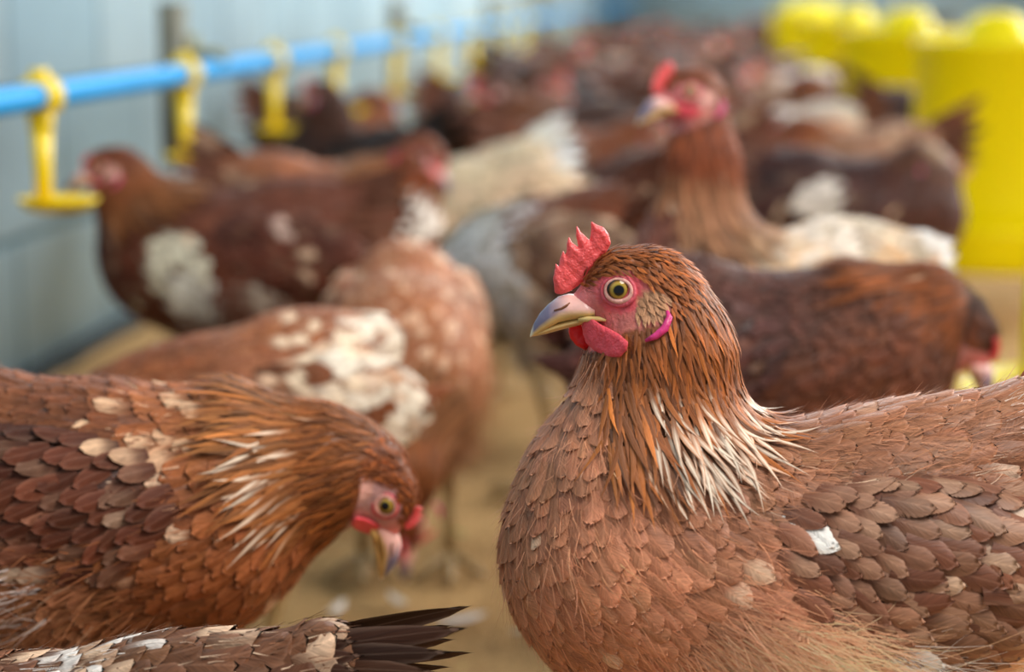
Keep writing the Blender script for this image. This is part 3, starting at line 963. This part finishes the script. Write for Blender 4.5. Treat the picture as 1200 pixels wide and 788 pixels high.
# ------------------------------------------------------------------ the setting
def wall_material(name, axis):
    m, nt, b = new_mat(name)
    tc = N(nt, 'ShaderNodeTexCoord'); sep = N(nt, 'ShaderNodeSeparateXYZ'); nt.links.new(tc.outputs['Object'], sep.inputs[0])
    cmb = N(nt, 'ShaderNodeCombineXYZ')
    nt.links.new(sep.outputs[axis], cmb.inputs[0]); nt.links.new(sep.outputs[2], cmb.inputs[1])
    br = N(nt, 'ShaderNodeTexBrick'); nt.links.new(cmb.outputs[0], br.inputs['Vector'])
    br.inputs['Scale'].default_value = 1.0
    br.inputs['Brick Width'].default_value = 0.40; br.inputs['Row Height'].default_value = 0.20
    br.inputs['Mortar Size'].default_value = 0.008; br.inputs['Mortar Smooth'].default_value = 0.4
    br.inputs['Color1'].default_value = (*lin((196, 226, 242)), 1); br.inputs['Color2'].default_value = (*lin((176, 212, 232)), 1)
    br.inputs['Mortar'].default_value = (*lin((128, 168, 190)), 1)
    nz = N(nt, 'ShaderNodeTexNoise'); nz.inputs['Scale'].default_value = 3.0; nz.inputs['Detail'].default_value = 6
    nt.links.new(cmb.outputs[0], nz.inputs['Vector'])
    k = math_node(nt, 'MULTIPLY_ADD', nz.outputs[0], 0.55, 0.72)
    nt.links.new(mixc(nt, 1.0, br.outputs[0], k, 'MULTIPLY'), b.inputs['Base Color'])
    b.inputs['Roughness'].default_value = 0.6
    bp = N(nt, 'ShaderNodeBump'); bp.inputs['Strength'].default_value = 0.5; bp.inputs['Distance'].default_value = 0.004
    nt.links.new(br.outputs['Fac'], bp.inputs['Height']); bp.invert = True; nt.links.new(bp.outputs[0], b.inputs['Normal'])
    return m

def litter_material():
    m, nt, b = new_mat('rice_husk_litter')
    tc = N(nt, 'ShaderNodeTexCoord')
    n1 = N(nt, 'ShaderNodeTexNoise'); n1.inputs['Scale'].default_value = 9; n1.inputs['Detail'].default_value = 8
    n2 = N(nt, 'ShaderNodeTexNoise'); n2.inputs['Scale'].default_value = 140; n2.inputs['Detail'].default_value = 5
    for n in (n1, n2): nt.links.new(tc.outputs['Object'], n.inputs['Vector'])
    c = mixc(nt, n1.outputs[0], tuple(lin((140, 106, 66))), tuple(lin((200, 162, 110))))
    k = math_node(nt, 'MULTIPLY_ADD', n2.outputs[0], 1.3, 0.35)
    nt.links.new(mixc(nt, 1.0, c, k, 'MULTIPLY'), b.inputs['Base Color'])
    b.inputs['Roughness'].default_value = 0.95; b.inputs['Specular IOR Level'].default_value = 0.15
    bp = N(nt, 'ShaderNodeBump'); bp.inputs['Strength'].default_value = 1.0; bp.inputs['Distance'].default_value = 0.006
    nt.links.new(n2.outputs[0], bp.inputs['Height']); nt.links.new(bp.outputs[0], b.inputs['Normal'])
    return m

def box_geo(lo, hi):
    x0, y0, z0 = lo; x1, y1, z1 = hi
    V = np.array([(x0, y0, z0), (x1, y0, z0), (x1, y1, z0), (x0, y1, z0), (x0, y0, z1), (x1, y0, z1), (x1, y1, z1), (x0, y1, z1)], float)
    F = np.array([(0, 3, 2, 1), (4, 5, 6, 7), (0, 1, 5, 4), (1, 2, 6, 5), (2, 3, 7, 6), (3, 0, 4, 7)])
    return V, F

def lathe(profile, n=48, cx=0.0, cy=0.0, z0=0.0):
    a = np.linspace(0, 2 * np.pi, n, endpoint=False)
    V = np.concatenate([np.stack([cx + r * np.cos(a), cy + r * np.sin(a), np.full(n, z0 + z)], 1) for r, z in profile])
    F = np.array([(i * n + j, i * n + (j + 1) % n, (i + 1) * n + (j + 1) % n, (i + 1) * n + j) for i in range(len(profile) - 1) for j in range(n)])
    return V, F

def structure(name, geo, mat, smooth=False):
    o = mesh_obj(name, geo[0], geo[1], mat, smooth=smooth)
    o['kind'] = 'structure'
    return o

# floor: a gently uneven bed of litter, flat slab of real thickness
gx, gy = np.meshgrid(np.linspace(-0.93, 3.6, 160), np.linspace(0.3, 18, 420), indexing='ij')
P2 = np.stack([gx.ravel(), gy.ravel(), np.zeros(gx.size)], 1)
gz = np.minimum(0.0, 0.004 * soft_noise(P2, 5, 14) - .003)
P2[:, 2] = gz
nx_, ny_ = gx.shape
I = np.arange(gx.size).reshape(nx_, ny_)
FF = np.stack([I[:-1, :-1].ravel(), I[1:, :-1].ravel(), I[1:, 1:].ravel(), I[:-1, 1:].ravel()], 1)
structure('floor', (P2, FF), litter_material(), True)
structure('wall_left', box_geo((-1.08, -0.6, -0.02), (-0.93, 18.15, 2.6)), wall_material('painted_block_wall_side', 1))
structure('wall_far', box_geo((-0.93, 18.0, -0.02), (3.75, 18.15, 2.6)), wall_material('painted_block_wall_end', 0))
structure('wall_right', box_geo((3.6, 0.3, -0.02), (3.75, 18.0, 0.6)), wall_material('painted_block_wall_low', 1))
structure('foot_strip_left', box_geo((-0.93, 0.3, -0.02), (-0.915, 18.0, 0.020)), plain('dark_wall_foot', (52, 60, 62), 0.8, var=.3, vscale=5))  # thin dark strip along the foot of the left wall

# loose husks lying on the litter near the camera
rng0 = np.random.default_rng(12)
k = 9000
hx = rng0.uniform(-0.9, 1.1, k); hy = 0.75 + rng0.random(k) ** 1.3 * 3.0
pr_ = np.stack([hx, hy, rng0.uniform(.000, .003, k)], 1)
an = rng0.uniform(0, 6.28, k); dirs = np.stack([np.cos(an), np.sin(an), rng0.normal(0, .12, k)], 1)
upn = np.tile([0, 0, 1.0], (k, 1)) + rng0.normal(0, .2, (k, 3)); upn /= np.linalg.norm(upn, axis=1, keepdims=True)
hc = lin((196, 164, 104)) * np.exp(rng0.normal(0, .35, (k, 1)))
Vk, Fk, Ck = barbs(pr_, upn, dirs, rng0.uniform(.005, .011, k), np.full(k, .0011), np.clip(hc, 0.01, .8), rng0, segs=2, spread=.05)
Vk[:, 2] = np.clip(Vk[:, 2] * .3, -.002, .0016)
hk_o = mesh_obj('husk_litter', Vk, Fk, M['hair'], col=Ck)
tag(hk_o, 'loose tan rice husks scattered over the dirt floor', 'litter', kind='stuff')

# moulted feathers and a leaf scrap on the litter
def fallen_feather(x, y, rz, L, rgb, lb):
    rg = np.random.default_rng(int(abs(x) * 1000))
    r = empty('fallen_feather', (x, y, 0.0055), rz)
    V_, F_, C_, U_ = vane(np.zeros((1, 3)), np.array([[0, 0, 1.0]]), np.array([[1.0, 0, 0]]), L, L * .2, np.tile(lin(rgb), (1, 1)), rg, .2, None, False, 0.0, .004, nv=9, nu=5, cup=.3)
    mesh_obj('vane', V_, F_, M['feather'], r, col=C_, fuv=U_)
    V_, F_ = tube([(-L * .2, 0, .001), (L * .5, 0, .0025), (L * .95, .0, .004)], [.0006, .0005, .0002], 6)
    mesh_obj('shaft', V_, F_, plain('feather_shaft', (228, 214, 190), .5), r)
    tag(r, lb, 'feather', 'moulted feathers on the litter')
fallen_feather(-0.223, 1.611, 0.3, 0.045, (226, 222, 218), 'white moulted feather on the litter between the two front hens')
fallen_feather(-0.318, 1.623, 1.2, 0.03, (220, 212, 204), 'small white moulted feather below the pecking hen beak')
fallen_feather(-0.257, 1.653, 2.2, 0.028, (214, 206, 196), 'small pale moulted feather, left of the longer white one')
fallen_feather(-0.156, 1.583, 0.9, 0.02, (210, 196, 170), 'tiny tan moulted feather next to the sharp hen breast')
V, F, Cc, _u = vane(np.array([[-0.229, 1.879, .007]]), np.array([[0, 0, 1.0]]), np.array([[-.95, .3, 0]]), .035, .004, np.tile(lin((60, 120, 50)), (1, 1)), np.random.default_rng(1), 1.0, None, False, 0.0, .006, nv=8, nu=3)
tag(mesh_obj('leaf_scrap', V, F, M['hair'], col=Cc), 'thin green leaf scrap on the litter left of the sharp hen', 'leaf')

# ------------------------------------------------------------------ blue water pipe with yellow drinkers, on brackets along the wall
PX, PZ = -0.645, 0.4315
V, F = tube([(PX, y, PZ) for y in np.linspace(0.9, 17.6, 24)], .0132, 20)
tag(mesh_obj('water_pipe', V, F, M['blue']), 'long bright blue water pipe running along the pale wall', 'pipe')

def make_drinker():
    r = empty('nipple_drinker')
    Vc, Fc = tube([(0, -.011, 0), (0, .011, 0)], .0185, 24)
    Vr, Fr = tube([(0, -.013, 0), (0, -.009, 0)], .0205, 24)
    Vs, Fs = tube([(0, .009, 0), (0, .013, 0)], .0205, 24)
    Ve, Fe = box_geo((-.007, -.008, .016), (.007, .008, .026))
    g = join_geo([(Vc, Fc, 1), (Vr, Fr, 1), (Vs, Fs, 1), (Ve, Fe, 1)])
    mesh_obj('clamp', g[0], g[1], M['yellow'], r, smooth=False)
    parts = [(*tube([(0, 0, -.017), (0, 0, -.032)], .0120, 20), 1), (*tube([(0, 0, -.030), (0, 0, -.072), (0, 0, -.106)], [.0105, .0085, .0080], 20), 1)]
    parts.append((*box_geo((-.0025, -.0125, -.100), (.0025, .0125, -.030)), 1))
    g = join_geo(parts)
    mesh_obj('stem', g[0], g[1], M['yellow'], r, smooth=False)
    prof = [(.000, -.1120), (.020, -.1120), (.030, -.1085), (.0345, -.0990), (.0360, -.0985), (.0350, -.1020), (.0300, -.1060), (.010, -.1075), (.0, -.1075)]
    Vl, Fl = lathe(prof, 40, .014, 0)
    Vl[:, 0] = .014 + (Vl[:, 0] - .014) * 1.10
    mesh_obj('drip_cup', Vl, Fl, M['yellow'], r)
    Vn, Fn = tube([(.0, 0, -.100), (.0, 0, -.112)], .003, 8)
    mesh_obj('nipple', Vn, Fn, plain('steel_pin', (150, 60, 40), .3), r)
    return r

def copy_tree(o, parent=None):
    c = o.copy(); C.objects.link(c); c.parent = parent
    for ch in o.children: copy_tree(ch, c)
    return c

proto = make_drinker()
dr = [(1.885, 'yellow drinker cup on blue pipe, closest to the camera, by the hen beak'),
      (2.42, 'yellow drinker below the first grey pipe bracket, second along the pipe'),
      (2.93, 'third yellow drinker along the blue pipe, behind the dark hen'),
      (3.43, 'fourth yellow drinker along the pipe, just past the dark hen head'),
      (4.10, 'fifth yellow drinker, beside the second pipe bracket'),
      (4.75, 'sixth yellow drinker along the blue pipe'),
      (5.45, 'seventh yellow drinker along the blue pipe'),
      (6.2, 'eighth yellow drinker, far along the blue pipe'),
      (7.0, 'ninth yellow drinker, smallest and furthest along the pipe')]
for i, (y, lb) in enumerate(dr):
    o = proto if i == 0 else copy_tree(proto)
    o.location = (PX, y, PZ)
    tag(o, lb, 'drinker', 'yellow drinkers hung on the blue pipe')

grey = plain('weathered_grey_wood', (112, 112, 100), .8, var=.35, vscale=30)
olive = plain('aged_olive_clip', (128, 124, 70), .6)
steel = plain('dull_bracket_steel', (150, 152, 150), .6, var=.2, vscale=40)
def make_bracket():
    r = empty('pipe_bracket')
    mesh_obj('board', *box_geo((-.060, -.024, .31), (-.034, .024, .518)), grey, r, smooth=False)
    mesh_obj('stake', *tube([(-.047, 0, -.01), (-.047, 0, .16), (-.047, 0, .32)], .006, 10), steel, r)
    g = join_geo([(*tube([(-.034, .034, .452), (.0, .034, .452), (.014, .034, .44)], .006, 8), 1), (*box_geo((-.036, .022, .435), (-.026, .046, .475)), 1)])
    mesh_obj('clip', g[0], g[1], olive, r, smooth=False)
    return r
bp0 = make_bracket()
for i, (y, lb) in enumerate(((2.55, 'grey board bracket holding the pipe, closest to the camera'), (4.40, 'second grey pipe bracket, above the fifth yellow drinker'),
                             (6.30, 'third grey pipe bracket along the wall'), (8.2, 'fourth grey pipe bracket along the wall'), (10.6, 'fifth and furthest grey pipe bracket'))):
    o = bp0 if i == 0 else copy_tree(bp0)
    o.location = (PX, y, 0)
    tag(o, lb, 'bracket', 'grey brackets behind the water pipe')

# ------------------------------------------------------------------ yellow tube feeders hung in a row
def yellow_translucent():
    m, nt, b = new_mat('yellow_feeder_plastic')
    b.inputs['Base Color'].default_value = (*lin((255, 246, 0)), 1)
    b.inputs['Roughness'].default_value = 0.35
    tr = N(nt, 'ShaderNodeBsdfTranslucent'); tr.inputs[0].default_value = (*lin((255, 240, 0)), 1)
    mx = N(nt, 'ShaderNodeMixShader'); mx.inputs[0].default_value = 0.45
    nt.links.new(b.outputs[0], mx.inputs[1]); nt.links.new(tr.outputs[0], mx.inputs[2])
    nt.links.new(mx.outputs[0], nt.nodes['Material Output'].inputs[0])
    return m
YF = yellow_translucent()
wire = plain('hanging_wire', (120, 120, 120), .4, metal=.8)
def make_feeder():
    r = empty('tube_feeder')
    # hopper: double-skinned tapering tube with a rolled top lip
    prof = [(.127, .115), (.130, .118), (.1315, .20), (.1265, .44), (.1300, .444), (.1325, .450), (.1310, .456), (.1260, .456), (.1235, .45), (.1280, .20), (.1265, .118), (.127, .115)]
    mesh_obj('hopper', *lathe(prof, 64), YF, r)
    rim = []
    prof = [(.0, .088), (.150, .088), (.172, .096), (.180, .112), (.183, .155), (.187, .158), (.187, .163), (.181, .163), (.176, .156), (.170, .110), (.150, .098), (.06, .102), (.0, .135)]
    tr = mesh_obj('feed_tray', *lathe(prof, 64), YF, r)
    # dividers between tray and hopper
    for i in range(10):
        a = i * math.pi / 5
        p0 = np.array([.133 * math.cos(a), .133 * math.sin(a), .135]); p1 = np.array([.178 * math.cos(a), .178 * math.sin(a), .140])
        mesh_obj('divider', *tube([p0, p1], .0035, 6), YF, tr)
    prof = [(.0, .500), (.022, .499), (.040, .492), (.052, .478), (.058, .458), (.1255, .452), (.1255, .449), (.056, .452), (.050, .474), (.038, .487), (.0, .495)]
    mesh_obj('lid', *lathe(prof, 64), YF, r)
    a = np.linspace(0, math.pi, 17)
    V1, F1 = tube([(.129 * math.cos(t), 0, .445 + .085 * math.sin(t)) for t in a], .0022, 8)
    V2, F2 = tube([(0, 0, .53), (0, 0, 1.6), (0, 0, 2.9)], .0015, 6)
    g = join_geo([(V1, F1, 1), (V2, F2, 1)])
    mesh_obj('handle_wire', g[0], g[1], wire, r)
    return r
f0 = make_feeder()
for i, (x, y, lb) in enumerate(((0.425, 1.86, 'yellow tube feeder cut off by the right picture edge, closest to the camera'),
                                (0.462, 3.33, 'large yellow tube feeder with domed lid behind the dark hen, second of the row'),
                                (0.40, 4.20, 'third yellow tube feeder, showing left of the big domed one'),
                                (0.385, 5.6, 'fourth yellow feeder, partly hidden behind the third'),
                                (0.40, 7.6, 'fifth yellow feeder, far down the row'),
                                (0.42, 9.8, 'sixth and furthest yellow feeder of the row'))):
    o = f0 if i == 0 else copy_tree(f0)
    o.location = (x, y, 0)
    tag(o, lb, 'feeder', 'yellow tube feeders in a row')

# ------------------------------------------------------------------ the hens: (x, y) on the floor, heading in degrees
make_hen('hen', 'sharp chestnut brown hen facing left with red comb, large in front', (0.030, 0.953), 185.63, 'alert', dict(tail=(-.165, .337), tail_up=20, comb=1.0, torso=(0, .246), rump=(-.070, .275), breast=(.064, .266), neck0=(.056, .308), r0=.051, neck1=(.051, .360), r1=.031, eye=(.073, .3918)), lod=0, seed=11,
         cols=dict(breast=(190, 126, 96), hackle=(140, 74, 28), hackle_tip=(176, 98, 40), head=(150, 78, 28), back=(150, 97, 70), wing=(120, 72, 52), fluff=(224, 172, 140), tail=(160, 100, 76)),
         patches=((-.006, .290, .007, (244, 238, 230), .8), (-.045, .296, .010, (240, 225, 205), .25), (-.066, .252, .006, (240, 232, 224), .5), (-.10, .300, .015, (226, 196, 170), .25), (-.13, .335, .02, (240, 220, 205), .4), (-.048, .226, .011, (250, 246, 240), .9)),
         speck=.02, vary=.10, hackle_white=1.0, tips=.75)
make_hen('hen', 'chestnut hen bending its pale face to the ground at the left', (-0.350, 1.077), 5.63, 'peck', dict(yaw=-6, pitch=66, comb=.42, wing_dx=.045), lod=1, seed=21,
         cols=dict(breast=(172, 100, 60), hackle=(160, 90, 42), hackle_tip=(186, 116, 64), head=(158, 82, 36), back=(140, 80, 50), wing=(104, 54, 36), fluff=(196, 130, 92), skin=(232, 178, 176)),
         patches=((-.020, .205, .020, (236, 222, 214), .5), (-.055, .190, .026, (230, 222, 220), .55), (-.085, .240, .012, (238, 214, 190), .6), (.05, .30, .03, (226, 184, 146), .2), (-.035, .165, .02, (236, 230, 230), .5)), speck=.02, hackle_white=.35)
make_hen('hen', 'crouching hen at the bottom edge with dark brown tail and mottled white and brown back', (-0.309, 0.863), 183, 'rest',
         dict(tail=(-.135, .222), rump=(-.070, .178), torso=(0, .145), breast=(.070, .146), belly=(-.042, .12), neck0=(.06, .16), neck1=(.08, .17), eye=(.10, .175), tail_up=-2, tail_w=.0065, tail_len=.9, sit=1), lod=1, seed=22,
         cols=dict(back=(122, 78, 54), tail=(66, 38, 26), wing=(130, 86, 60), breast=(150, 90, 60)), speck=.25, patches=((-.02, .21, .03, (240, 232, 224), .6), (-.055, .215, .010, (238, 230, 220), .2)))
make_hen('hen', 'tall hen with neck stretched up, pale face and red comb, behind the sharp hen', (0.050, 1.660), 198, 'tall', dict(yaw=18, tail_up=-4, tail_len=.55, tail=(-.135, .308), comb=.8), lod=1, seed=31,
         cols=dict(breast=(140, 80, 66), hackle=(166, 84, 50), hackle_tip=(206, 150, 112), head=(150, 80, 50), back=(232, 210, 192), wing=(220, 190, 166), fluff=(200, 150, 120), tail=(240, 232, 224), skin=(226, 140, 140)),
         patches=((-.03, .31, .03, (240, 226, 210), .7), (-.16, .345, .04, (246, 242, 238), .9), (.01, .32, .04, (226, 186, 140), .5), (-.09, .31, .03, (226, 180, 130), .5)), speck=.1)
make_hen('hen', 'dark purplish brown hen with orange neck and drooping head by the near yellow feeder', (0.046, 1.436), 4, 'rest',
         dict(neck0=(.078, .286), r0=.053, neck1=(.112, .302), r1=.031, eye=(.150, .284), pitch=48, yaw=-50, tail_up=2, tail_len=.5, comb=.5), lod=1, seed=32,
         cols=dict(breast=(110, 62, 44), hackle=(120, 60, 26), hackle_tip=(160, 84, 34), head=(90, 44, 24), back=(92, 52, 44), wing=(86, 48, 44), fluff=(104, 62, 50), tail=(90, 50, 40), skin=(206, 150, 146)), speck=0.0, vary=.2)
make_hen('hen', 'mottled tan hen facing the camera with head down, centre left', (-0.272, 1.763), 278, 'down', dict(breast=(.066, .190), torso=(0, .203), rump=(-.070, .245), belly=(-.045, .172), neck0=(.088, .170), neck1=(.125, .125), eye=(.147, .08), tail=(-.12, .268), tail_up=5, tail_len=.5), lod=1, seed=33,
         cols=dict(breast=(190, 116, 76), back=(186, 118, 84), hackle=(170, 98, 54), hackle_tip=(200, 140, 100), wing=(180, 110, 80), tail=(200, 150, 120)), speck=.22, hackle_white=.4,
         patches=((-.09, .33, .03, (240, 226, 216), .4),))
make_hen('hen', 'brown hen with a cream and white patch, low behind the pecking hen', (-0.363, 1.443), 212, 'down', dict(tail=(-.125, .262), rump=(-.070, .235), torso=(0, .200), breast=(.068, .190), belly=(-.042, .178), neck0=(.095, .180), neck1=(.142, .125), eye=(.172, .075), tail_up=-8, tail_len=.5), lod=1, seed=34,
         cols=dict(breast=(150, 84, 50), back=(172, 104, 70), wing=(144, 80, 46), tail=(236, 226, 214), fluff=(196, 140, 100)), speck=.06,
         patches=((-.105, .23, .06, (238, 226, 206), .8), (-.05, .26, .03, (236, 214, 184), .5)))
make_hen('hen', 'dark red-brown hen facing left beside the yellow drinker, white patches on its shoulder', (-0.487, 1.988), 184, 'forward', dict(comb=.4, tail_up=8), lod=1, seed=35,
         cols=dict(breast=(104, 52, 34), hackle=(150, 84, 46), hackle_tip=(146, 88, 44), head=(146, 78, 50), back=(118, 64, 46), wing=(106, 52, 38), fluff=(120, 72, 56), skin=(176, 108, 104)), speck=.01,
         patches=((.052, .268, .032, (226, 220, 196), .8), (.035, .235, .022, (230, 226, 214), .8), (-.045, .296, .014, (214, 180, 164), .5), (-.03, .235, .02, (206, 190, 170), .5), (.085, .235, .016, (214, 206, 180), .5)))
make_hen('hen', 'orange-necked hen with pink face turned right, behind the dark red-brown hen', (-0.446, 2.315), -6, 'forward',
         dict(neck0=(.080, .298), neck1=(.104, .322), eye=(.128, .340), pitch=35, yaw=-25, comb=.35), lod=2, seed=36,
         cols=dict(breast=(150, 90, 60), hackle=(160, 76, 34), hackle_tip=(206, 138, 92), head=(156, 76, 36), back=(176, 104, 70), wing=(120, 66, 46), skin=(222, 132, 130)),
         patches=((.118, .285, .022, (244, 240, 232), .9),))
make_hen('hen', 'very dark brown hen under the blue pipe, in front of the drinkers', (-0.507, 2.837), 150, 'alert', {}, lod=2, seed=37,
         cols=dict(breast=(50, 28, 20), hackle=(84, 42, 24), hackle_tip=(60, 32, 22), head=(110, 54, 30), back=(48, 28, 22), wing=(44, 26, 22), fluff=(50, 34, 30), tail=(40, 26, 22)), speck=0)
make_hen('hen', 'pink-faced hen turned right behind the very dark hen', (-0.710, 3.722), 0, 'rest', {}, lod=2, seed=38, cols=dict(back=(90, 50, 40), wing=(84, 46, 36)))
make_hen('hen', 'cream hen with a white upright tail, in the middle of the flock', (-0.313, 2.583), 222, 'down', dict(tail_up=20, tail_len=.7), lod=2, seed=39,
         cols=dict(breast=(206, 186, 160), back=(214, 192, 164), wing=(200, 176, 150), tail=(240, 242, 244), fluff=(206, 190, 170), hackle=(190, 150, 110)), speck=.3)
make_hen('hen', 'plain chestnut hen in the middle of the flock, facing right', (-0.176, 2.945), 15, 'rest', {}, lod=2, seed=40,
         cols=dict(breast=(120, 64, 36), back=(134, 74, 46), wing=(116, 62, 40), hackle=(150, 80, 44)), speck=.01)
make_hen('hen', 'white and brown hen low behind the comb of the sharp hen', (-0.169, 2.089), 150, 'down', {}, lod=2, seed=41,
         cols=dict(breast=(200, 190, 180), back=(128, 68, 42), wing=(150, 110, 90), fluff=(206, 196, 186), tail=(110, 56, 34)), speck=.1,
         patches=((.05, .23, .06, (226, 226, 228), .8), (.02, .27, .04, (226, 220, 216), .5), (-.03, .20, .04, (150, 110, 90), .6)))
make_hen('hen', 'dark brown hen with pale face turned right, in front of the domed feeder', (0.179, 2.454), 2, 'rest', dict(pitch=30, eye=(.098, .320)), lod=2, seed=42,
         cols=dict(breast=(92, 50, 42), back=(74, 40, 38), wing=(72, 40, 38), hackle=(110, 66, 48), head=(190, 150, 120), fluff=(110, 70, 56), tail=(110, 70, 60), skin=(224, 170, 160)), speck=.01,
         patches=((-.035, .285, .026, (232, 222, 214), .75), (.04, .215, .03, (226, 214, 210), .6)))
make_hen('hen', 'tan and white hen between the tall hen and the domed feeder', (0.211, 2.958), 170, 'rest', {}, lod=2, seed=43,
         cols=dict(breast=(190, 120, 84), back=(196, 140, 110), wing=(186, 128, 100), fluff=(220, 190, 170)), speck=.15)
make_hen('hen', 'pale hen with an orange side, right behind the tall hen', (0.139, 3.488), 200, 'rest', {}, lod=2, seed=44,
         cols=dict(breast=(224, 206, 196), back=(230, 214, 206), wing=(196, 124, 84), fluff=(226, 210, 200), hackle=(210, 180, 160)), speck=.25,
         patches=((.06, .28, .06, (232, 224, 224), .8),))
make_hen('hen', 'brown and white hen behind the pale pair, left of the third feeder', (0.295, 4.576), 172, 'rest', {}, lod=2, seed=45, cols=dict(back=(134, 78, 60)), speck=.15)
make_hen('hen', 'hen with a whitish back near the far yellow feeders', (0.189, 5.077), 190, 'rest', {}, lod=2, seed=46, cols=dict(back=(236, 228, 226), wing=(226, 214, 210), breast=(190, 150, 130)), speck=.4)
make_hen('hen', 'upright brown hen with pinkish head, far centre-left of the flock', (-0.426, 4.040), -20, 'forward', {}, lod=2, seed=47,
         cols=dict(breast=(120, 62, 36), back=(100, 54, 36), wing=(96, 50, 34), hackle=(150, 84, 50)))
make_hen('hen', 'nearly black-brown hen in the far centre', (-0.259, 4.470), 10, 'rest', {}, lod=2, seed=48,
         cols=dict(breast=(52, 28, 22), back=(50, 28, 24), wing=(46, 26, 22), hackle=(60, 32, 24), head=(90, 44, 30), tail=(44, 26, 22), fluff=(60, 36, 30)), speck=0)
make_hen('hen', 'brown hen standing left of the far centre, tail towards the pipe', (-0.385, 3.775), 5, 'rest', {}, lod=2, seed=49,
         cols=dict(breast=(110, 56, 32), back=(104, 56, 38), wing=(84, 44, 32), hackle=(130, 68, 38)), speck=.01)
make_hen('hen', 'shadowed brown hen between the stretched neck and the red comb', (-0.065, 2.801), 200, 'down', {}, lod=2, seed=50,
         cols=dict(breast=(84, 44, 30), back=(110, 60, 40), wing=(90, 48, 34)), speck=.03)

# the far flock: four feather coats, copied hen by hen with all their parts
far = []
for i, (pose, cols, sp) in enumerate((('rest', dict(), .03), ('forward', dict(breast=(116, 62, 40), back=(96, 54, 40), wing=(90, 48, 36)), .02),
                                      ('down', dict(breast=(150, 90, 64), back=(150, 90, 66), wing=(136, 80, 58)), .12),
                                      ('rest', dict(breast=(190, 150, 130), back=(206, 176, 160), wing=(180, 134, 110)), .3))):
    far.append((pose, cols, sp))
protos = []
rr = random.Random(5)
taken = [(0.03, 0.953), (-0.35, 1.077), (-0.309, 0.863), (0.05, 1.66), (0.046, 1.436), (-0.272, 1.763), (-0.363, 1.443), (-0.487, 1.988), (-0.446, 2.315), (-0.507, 2.837), (-0.71, 3.722), (-0.313, 2.583), (-0.176, 2.945), (-0.169, 2.089), (0.179, 2.454), (0.211, 2.958), (0.139, 3.488), (0.295, 4.576), (0.189, 5.077), (-0.426, 4.04), (-0.259, 4.47), (-0.385, 3.775), (-0.065, 2.801)]
spots = []
tries = 0
while len(spots) < 62 and tries < 6000:
    tries += 1
    y = 3.3 + rr.random() * (5.2 if rr.random() < .85 else 9.5)
    x = rr.uniform(-.50, min(2.6, .38 + .16 * y))
    if abs(x - .42) < .36 and any(abs(y - fy) < .36 for fy in (3.33, 4.2, 5.6, 7.6, 9.8)): continue
    if x > .30 and y < 3.6: continue
    dmin = .27 + .012 * y
    if any((x - a) ** 2 + (y - b) ** 2 < dmin ** 2 for a, b in spots): continue
    if any((x - a) ** 2 + (y - b) ** 2 < .30 ** 2 for a, b in taken): continue
    spots.append((x, y))
flab = ['small blurred brown hen among the far flock beyond the middle rows', 'small blurred dark brown hen among the far flock',
        'small blurred mottled hen with lowered head in the far flock', 'small blurred pale hen among the far flock']
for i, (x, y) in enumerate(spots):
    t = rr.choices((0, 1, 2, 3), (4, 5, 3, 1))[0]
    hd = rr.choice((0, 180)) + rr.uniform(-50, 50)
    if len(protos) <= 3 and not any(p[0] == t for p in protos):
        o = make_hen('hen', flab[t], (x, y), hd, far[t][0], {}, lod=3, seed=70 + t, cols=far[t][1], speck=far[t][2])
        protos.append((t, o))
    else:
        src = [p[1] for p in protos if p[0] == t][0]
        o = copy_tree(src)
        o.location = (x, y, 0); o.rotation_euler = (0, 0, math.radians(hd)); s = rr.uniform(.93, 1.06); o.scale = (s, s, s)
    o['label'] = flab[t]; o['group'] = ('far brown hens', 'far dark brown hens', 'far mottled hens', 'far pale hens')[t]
